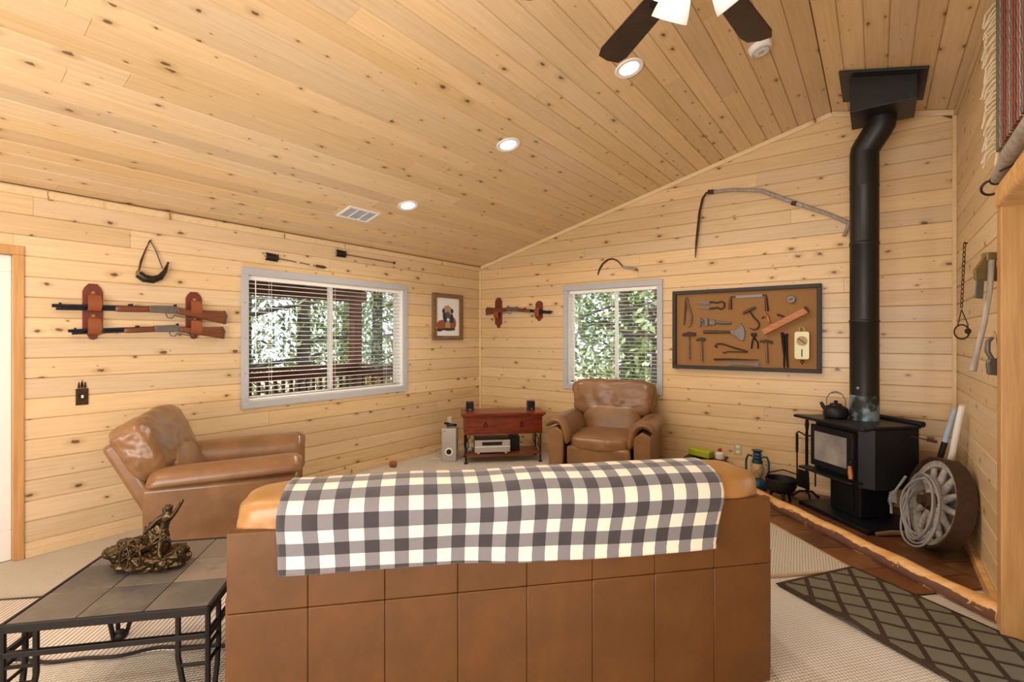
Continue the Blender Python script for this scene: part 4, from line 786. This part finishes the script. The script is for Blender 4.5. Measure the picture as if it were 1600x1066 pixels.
T = tool('shingling_hatchet', 'shingling hatchet with broad curved blade'); MB().tube([(-.36,-.014,-.024),(-.1,-.014,-.026)], [.018,.013], 10).build('handle', 'dark_wood', T); MB().prism([(-.11,-.008),(-.05,-.004),(-.012,.03),(-.006,.065),(.028,.01),(.036,-.05),(.022,-.116),(-.02,-.105),(-.055,-.065),(-.10,-.045)], -.018, -.006).build('head', 'grey_iron', T, False, .003)
def hammer(nm, lb, hp, tp, bp, hw):
    T = tool(nm, lb); MB().tube([(tp[0],-.014,tp[1]),(bp[0],-.014,bp[1])], [.009,.014], 10).build('handle', 'old_wood', T); MB().prism([(hp[0][0],hp[0][1]+hw*.6),(hp[0][0],hp[0][1]-hw*.6),(tp[0]-.02,tp[1]-hw*.5),(tp[0]+.02,tp[1]-hw*.5),(hp[1][0],hp[1][1]-hw*.8),(hp[1][0],hp[1][1]+hw*.8),(tp[0],tp[1]+hw*1.5)], -.026, -.004).build('head', 'rust_iron', T, False, .004)
hammer('cross_peen_hammer', 'large cross peen hammer at the lower left of the board', ((-.578,-.055),(-.439,-.05)), (-.508,-.055), (-.506,-.313), .022)
hammer('small_hammer', 'smaller hammer beside the cross peen hammer', ((-.433,-.108),(-.343,-.104)), (-.382,-.108), (-.376,-.333), .018); hammer('tack_hammer', 'short handled hammer right of the pincers', ((.168,-.121),(.28,-.13)), (.226,-.125), (.231,-.331), .016)
T = tool('hoof_tongs', 'thin hooked iron tongs across the lower board'); wire([(-.225,-.185),(-.249,-.172),(-.225,-.146),(-.173,-.147),(-.088,-.178),(.062,-.223)], [.006,.009,.009,.009,.008,.008]).build('upper_arm', 'rust_iron', T); wire([(-.175,-.232),(-.15,-.238),(-.13,-.224),(.016,-.225),(.05,-.226)], .006).build('lower_arm', 'rust_iron', T)
T = tool('pincers', 'small iron pincers hanging jaws up'); wire([(.10,-.042),(.092,-.058),(.118,-.085),(.150,-.13),(.153,-.192)], .007).build('arm', 'black_iron', T); wire([(.13,-.042),(.138,-.058),(.112,-.085),(.10,-.13),(.093,-.193)], .007).build('arm', 'black_iron', T); MB().box(.088,.142,-.02,-.004,-.062,-.038).build('jaws', 'black_iron', T, False, .004)
T = tool('blacksmith_tongs', 'long blacksmith tongs standing on the board bottom'); wire([(.356,-.035),(.365,-.06),(.37,-.14),(.378,-.25),(.376,-.37)], [.012,.016,.014,.009,.007]).build('arm', 'black_iron', T); wire([(.403,-.046),(.392,-.07),(.395,-.14),(.40,-.25),(.408,-.368)], [.012,.014,.013,.009,.007]).build('arm', 'black_iron', T)
T = wire([(-.26,-.298),(-.25,-.306),(-.13,-.301),(.158,-.301)], [.006,.010,.009,.004]).build('iron_punch', 'rust_iron'); T.location = (-1.083,YB-.024,1.535); tag(T, 'long thin iron rod above the open-end wrench', 'tool', 'antique tools on the board')
T = tool('open_end_wrench', 'grey open-end wrench along the board bottom'); MB().prism(bar((-.09,-.343),(.13,-.348),.012), -.012, -.004).build('shank', 'grey_iron', T, False, .002)
for sx, cx in ((-1,-.105),(1,.145)): MB().prism([(cx-sx*.02,-.328),(cx+sx*.02,-.322),(cx+sx*.028,-.334),(cx+sx*.005,-.340),(cx+sx*.005,-.352),(cx+sx*.028,-.358),(cx+sx*.02,-.370),(cx-sx*.02,-.362)], -.013, -.003).build('jaw', 'grey_iron', T, False)
T = tool('wooden_plane', 'long orange-brown wooden plane set diagonally'); MB().prism([(.182,-.007),(.54,.193),(.581,.145),(.217,-.056)], -.055, -.004).build('plane_body', 'orange_wood', T, False, .005); MB().prism([(.535,.19),(.555,.205),(.575,.17),(.58,.145)], -.045, -.004).build('plane_iron', 'rust_iron', T, False)
T = tool('pistol_drill', 'small wooden-handled tool behind the plane'); wire([(.202,.118),(.225,.14),(.235,.12),(.252,.055)], [.010,.014,.013,.011]).build('grip', 'orange_wood', T); wire([(.20,.12),(.19,.10)], .006).build('spur', 'black_iron', T)
T = wire([(.318,.137),(.345,.128),(.379,.114)], [.010,.008,.006]).build('iron_wedge', 'rust_iron'); T.location = (-1.083,YB-.024,1.535); tag(T, 'short iron wedge above the wooden plane', 'tool', 'antique tools on the board')
T = tool('tape_reel', 'small round grey tin at the upper right of the board'); MY = Matrix.Translation((.434,-.004,.276)) @ Matrix.Rotation(R(90),4,'X'); MB().lathe([(.038,0),(.038,.018),(.034,.022)], 24, MY).build('case', 'grey_iron', T); MB().prism(bar((.418,.27),(.452,.284),.004), -.030, -.026).build('clasp', 'black_iron', T, False)
T = tool('brass_spring_scale', 'brass faced hanging spring scale with round dial', 'scale'); MB().prism([(.463,-.04),(.475,-.026),(.573,-.026),(.585,-.04),(.585,-.27),(.572,-.286),(.476,-.286),(.463,-.27)], -.03, -.004).build('case', 'brass', T, False, .003)
MB().lathe([(.045,0),(.045,.004)], 24, Matrix.Translation((.525,-.031,-.115)) @ Matrix.Rotation(R(90),4,'X')).build('dial', 'paint_tan', T); MB().prism(bar((.495,-.09),(.555,-.14),.003), -.040, -.036).build('pointer', 'black_iron', T, False); MB().prism(bar((.525,-.19),(.525,-.26),.004), -.034, -.030).build('slot', 'black_gap', T, False)
wire([(.50,-.028),(.510,.015),(.535,.015),(.548,-.028)], .006).build('hanger_ring', 'brass', T); wire([(.524,-.286),(.512,-.31),(.524,-.328),(.538,-.31),(.528,-.29)], .005).build('hook', 'rust_iron', T)

# ------------------------------------------------------------------ right wall: trap chain, broad axe, clevis, rug, yoke
CH = thing('trap_chain', 'rusty chain with an iron trap loop hanging by the corner', 'chain', (.475,4.48,2.09), 35)
MB().tube([(0,0,0),(.04,.028,.002)], .006, 8).build('nail', 'rust_iron', CH)
me = MB().tube([(.008*math.cos(a*.7854), 0, .019*math.sin(a*.7854)) for a in range(8)], .0028, 5, True).mesh('link'); me.materials.append(MATS['rust_iron']); me.shade_smooth()
for k in range(14): o = bpy.data.objects.new('chain_link', me); C.objects.link(o); o.parent = CH; o.location = (-.0015*k,0,-.018-.031*k); o.rotation_euler = (0,0,R(90*(k % 2)))
MB().tube([(-.02,0,-.45),(.022,0,-.55),(.022,0,-.62)], .0035, 6).tube([(-.02,0,-.45),(-.045,0,-.56)], .0035, 6).build('shackle', 'rust_iron', CH)
MB().tube([(-.015+.05*math.cos(R(a)),.004,-.60+.048*math.sin(R(a))) for a in range(0,360,20)], .005, 7, True).build('trap_jaw', 'rust_iron', CH); MB().cushion((.022,0,-.595), (.02,.010,.018), 2.5, 6).build('trap_pan', 'rust_iron', CH)
BA = thing('broad_axe', 'old broad axe with brown flared head hung head up', 'axe', (.462,3.60,1.83), 35)
MB().prism([(-.03,.02),(-.005,.065),(.045,.065),(.05,.02),(.062,-.08),(-.055,-.075),(-.06,-.02)], -.012, .006).build('head', 'axe_head', BA, False, .005)
MB().box(-.006,.046,-.024,.018,.025,.072).build('eye', 'axe_head', BA, False, .006)
MB().tube([(.015,-.02,.03),(.005,-.022,-.12),(-.025,-.024,-.30),(-.06,-.02,-.46),(-.08,-.018,-.555)], [.014,.0135,.013,.013,.017], 10).build('handle', 'grey_wood', BA); MB().prism([(-.058,-.075),(-.018,-.07),(-.024,-.175),(-.065,-.17)], -.018, -.010).build('blade_guard', 'grey_iron', BA, False, .003)
CL = thing('iron_clevis', 'grey iron clevis hook hanging under the axe', 'clevis', (.484,3.50,1.40), 35)
MB().tube([(-.012,0,-.06),(-.034,0,-.02),(-.032,0,.03),(-.01,0,.05)], [.011,.012,.011,.008], 10).tube([(.018,0,.05),(.025,0,.0),(.025,0,-.08)], [.008,.009,.010], 10).build('loop', 'grey_iron', CL); MB().prism([(-.03,-.055),(.035,-.055),(.045,-.08),(.044,-.145),(-.034,-.14),(-.04,-.08)], -.012, .010).build('flat_body', 'grey_iron', CL, False, .008); MB().tube([(-.008,0,.05),(.0,0,.085),(.015,0,.05)], .0015, 5).build('hanging_wire', 'steel', CL)
KR = on_wall('C', 'woven_wall_rug', 'red striped woven rug with cream fringe hanging high on the side wall', 'rug', 3.58, 2.42)
MB().box(.045,1.9,-.014,-.002,.0,.80).build('woven_field', 'kilim', KR, False); MB().box(0,.045,-.016,-.002,.0,.80).build('border', 'green_cloth', KR, False)
me = []; 
for k in range(34):
    z = .01+.78*k/33; rn = random.Random(k); l = rn.uniform(.09,.17)
    MB().tube([(.0,-.008,z),(-.02,-.024,z-.006+rn.uniform(-.01,.01)),(-l*.4,-.04-rn.uniform(0,.012),z-.02-rn.uniform(0,.03)),(-l*.5,-.045-rn.uniform(0,.02),z-.04-rn.uniform(0,.06))], .0042, 5).build('fringe_tassel', 'fringe', KR)
MB().tube([(.0,-.01,.0),(-.015,-.012,-.05),(-.01,-.01,-.13)], [.006,.008,.009], 6).build('corner_tassel', 'fringe', KR)
YK = on_wall('C', 'neck_yoke', 'weathered grey wooden neck yoke with an iron ring above the doorway', 'yoke', 3.41, 2.235)
MB().tube([(0,-.04,.0),(.1,-.042,.005),(.4,-.048,.02),(.8,-.048,.03),(1.1,-.04,.0)], [.022,.026,.032,.032,.024], 12).build('yoke_bar', 'grey_wood', YK); MB().tube([(-.01+.015*math.cos(a*.349),-.055+.036*math.cos(a*.349),-.03+.036*math.sin(a*.349)) for a in range(18)], .006, 7, True).build('iron_ring', 'black_iron', YK); MB().tube([(.0,-.04,.0),(.025,-.0405,.001)], .025, 12).build('ferrule', 'black_iron', YK)
for q in (.3,.9): MB().tube([(q,0,.0),(q,-.07,-.03)], .006, 6).build('peg', 'rust_iron', YK)

# ------------------------------------------------------------------ ceiling: recessed lights, vent, detector, fan
def recessed(x, y, label):
    t_ = thing('recessed_light', label, 'ceiling light', (x, y, ceil_z(x)), group='recessed ceiling lights', rot=(0, -AL if x < RX else AL, 0))
    MB().lathe([(.062,-.001),(.095,-.001),(.097,-.006),(.09,-.012),(.066,-.008),(.062,-.001)], 32).build('trim_ring', 'white_plastic', t_); MB().lathe([(.001,-.004),(.064,-.004),(.064,-.001)], 32).build('lens', 'lamp_lens', t_)
    l = light('recessed_lamp', 'AREA', (0,0,-.016), 12 if y > 1 else 7, (1,.92,.80), shape='DISK', size=.12); l.parent = t_; l.data.spread = R(165)
for i, (x, y, lb) in enumerate([(-1.326,3.10,'lit recessed light beside the fan blade tip'),(-2.356,3.13,'lit recessed light, the middle of the visible row'),(-3.532,3.13,'lit recessed light near the ceiling vent'),
        (-3.50,.15,'recessed light at the left edge of the ceiling'),(-2.36,.1,'recessed light overhead, left of the viewer'),(-1.33,.1,'recessed light directly overhead'),(-3.5,-1.8,'unseen recessed light added at the rear left'),(-1.33,-1.8,'unseen recessed light added at the rear')]): recessed(x, y, lb)  # the two rear lamps are unseen, added to light the room
VT = thing('ceiling_vent', 'white louvred heating vent in the plank ceiling', 'vent', (-3.88,2.84,ceil_z(-3.88)), rot=(0,-AL,0))
MB().box(-.11,.11,-.17,-.145,-.012,-.001).box(-.11,.11,.145,.17,-.012,-.001).box(-.11,-.085,-.145,.145,-.012,-.001).box(.085,.11,-.145,.145,-.012,-.001).box(-.085,.085,-.058,-.05,-.012,-.001).box(-.085,.085,.05,.058,-.012,-.001).build('frame', 'white_plastic', VT, False, .002)
MB().box(-.088,.088,-.147,.147,-.003,-.001).build('duct', 'grey_paint', VT, False)
for y0, y1 in ((-.145,-.058),(-.05,.05),(.058,.145)):
    for k in range(7): MB().box(-.082+k*.0245-.001,-.082+k*.0245+.0015,y0,y1,-.011,-.003).build('louvre', 'grey_paint', VT, False)
SD = thing('smoke_detector', 'round white smoke detector beyond the fan blade', 'smoke detector', (-.638,3.68,ceil_z(-.638)), rot=(0,-AL,0))
MB().lathe([(.075,0),(.075,-.012),(.068,-.03),(.05,-.038),(.01,-.04)], 28).build('housing', 'white_plastic', SD); MB().lathe([(.055,-.034),(.058,-.040),(.05,-.043),(.047,-.038),(.055,-.034)], 28).build('grille_ring', 'grey_paint', SD); MB().lathe([(.02,-.038),(.018,-.045),(.003,-.046)], 16).build('test_button', 'grey_paint', SD)
FN = thing('ceiling_fan', 'dark wooden blade ceiling fan with frosted glass light kit', 'ceiling fan', (-.478,1.685,2.72))
MB().lathe([(.012,.14),(.012,.62)], 12).build('downrod', 'black_iron', FN); MB().lathe([(.03,.60),(.07,.66),(.075,.74)], 20).build('canopy', 'black_iron', FN); MB().lathe([(.05,-.06),(.11,-.03),(.125,.03),(.11,.10),(.05,.14),(.02,.15)], 28).build('motor_housing', 'black_iron', FN)
for k in range(6):
    M = Matrix.Rotation(R(23+60*k),4,'Z') @ Matrix.Rotation(R(10),4,'X'); b_ = MB().prism([(.18,-.042),(.24,-.052),(.58,-.064),(.63,-.05),(.642,.0),(.63,.05),(.58,.064),(.24,.052),(.18,.042)], -.004, .004, 'z', M).build('blade', 'walnut_blade', FN, False, .002)
    MB().prism([(.09,-.015),(.20,-.035),(.26,-.02),(.26,.02),(.20,.035),(.09,.015)], -.012, -.005, 'z', M).build('blade_iron', 'black_iron', b_, False)
MB().lathe([(.02,-.08),(.05,-.07),(.055,-.05),(.04,-.03)], 20).build('light_kit_body', 'black_iron', FN)
for k in range(4):
    M = Matrix.Rotation(R(55+90*k),4,'Z') @ Matrix.Translation((.085,0,-.035)) @ Matrix.Rotation(R(-40),4,'Y')
    s_ = MB().lathe([(.022,.02),(.035,.0),(.05,-.04),(.062,-.085),(.066,-.11),(.063,-.11),(.058,-.083),(.046,-.04),(.03,-.002)], 24, M).build('glass_shade', 'frosted', FN); MB().tube([M @ Vector((0,0,.0)), M @ Vector((0,0,.04)), Vector((0,0,-.03))], .010, 8).build('arm', 'black_iron', s_)
    l = light('fan_bulb', 'POINT', M @ Vector((0,0,-.05)), 14, (1,.94,.86), shadow_soft_size=.025); l.parent = FN
    MB().ball(M @ Vector((0,0,-.052)), (.024,.024,.03)).build('bulb', 'lamp_lens', s_)
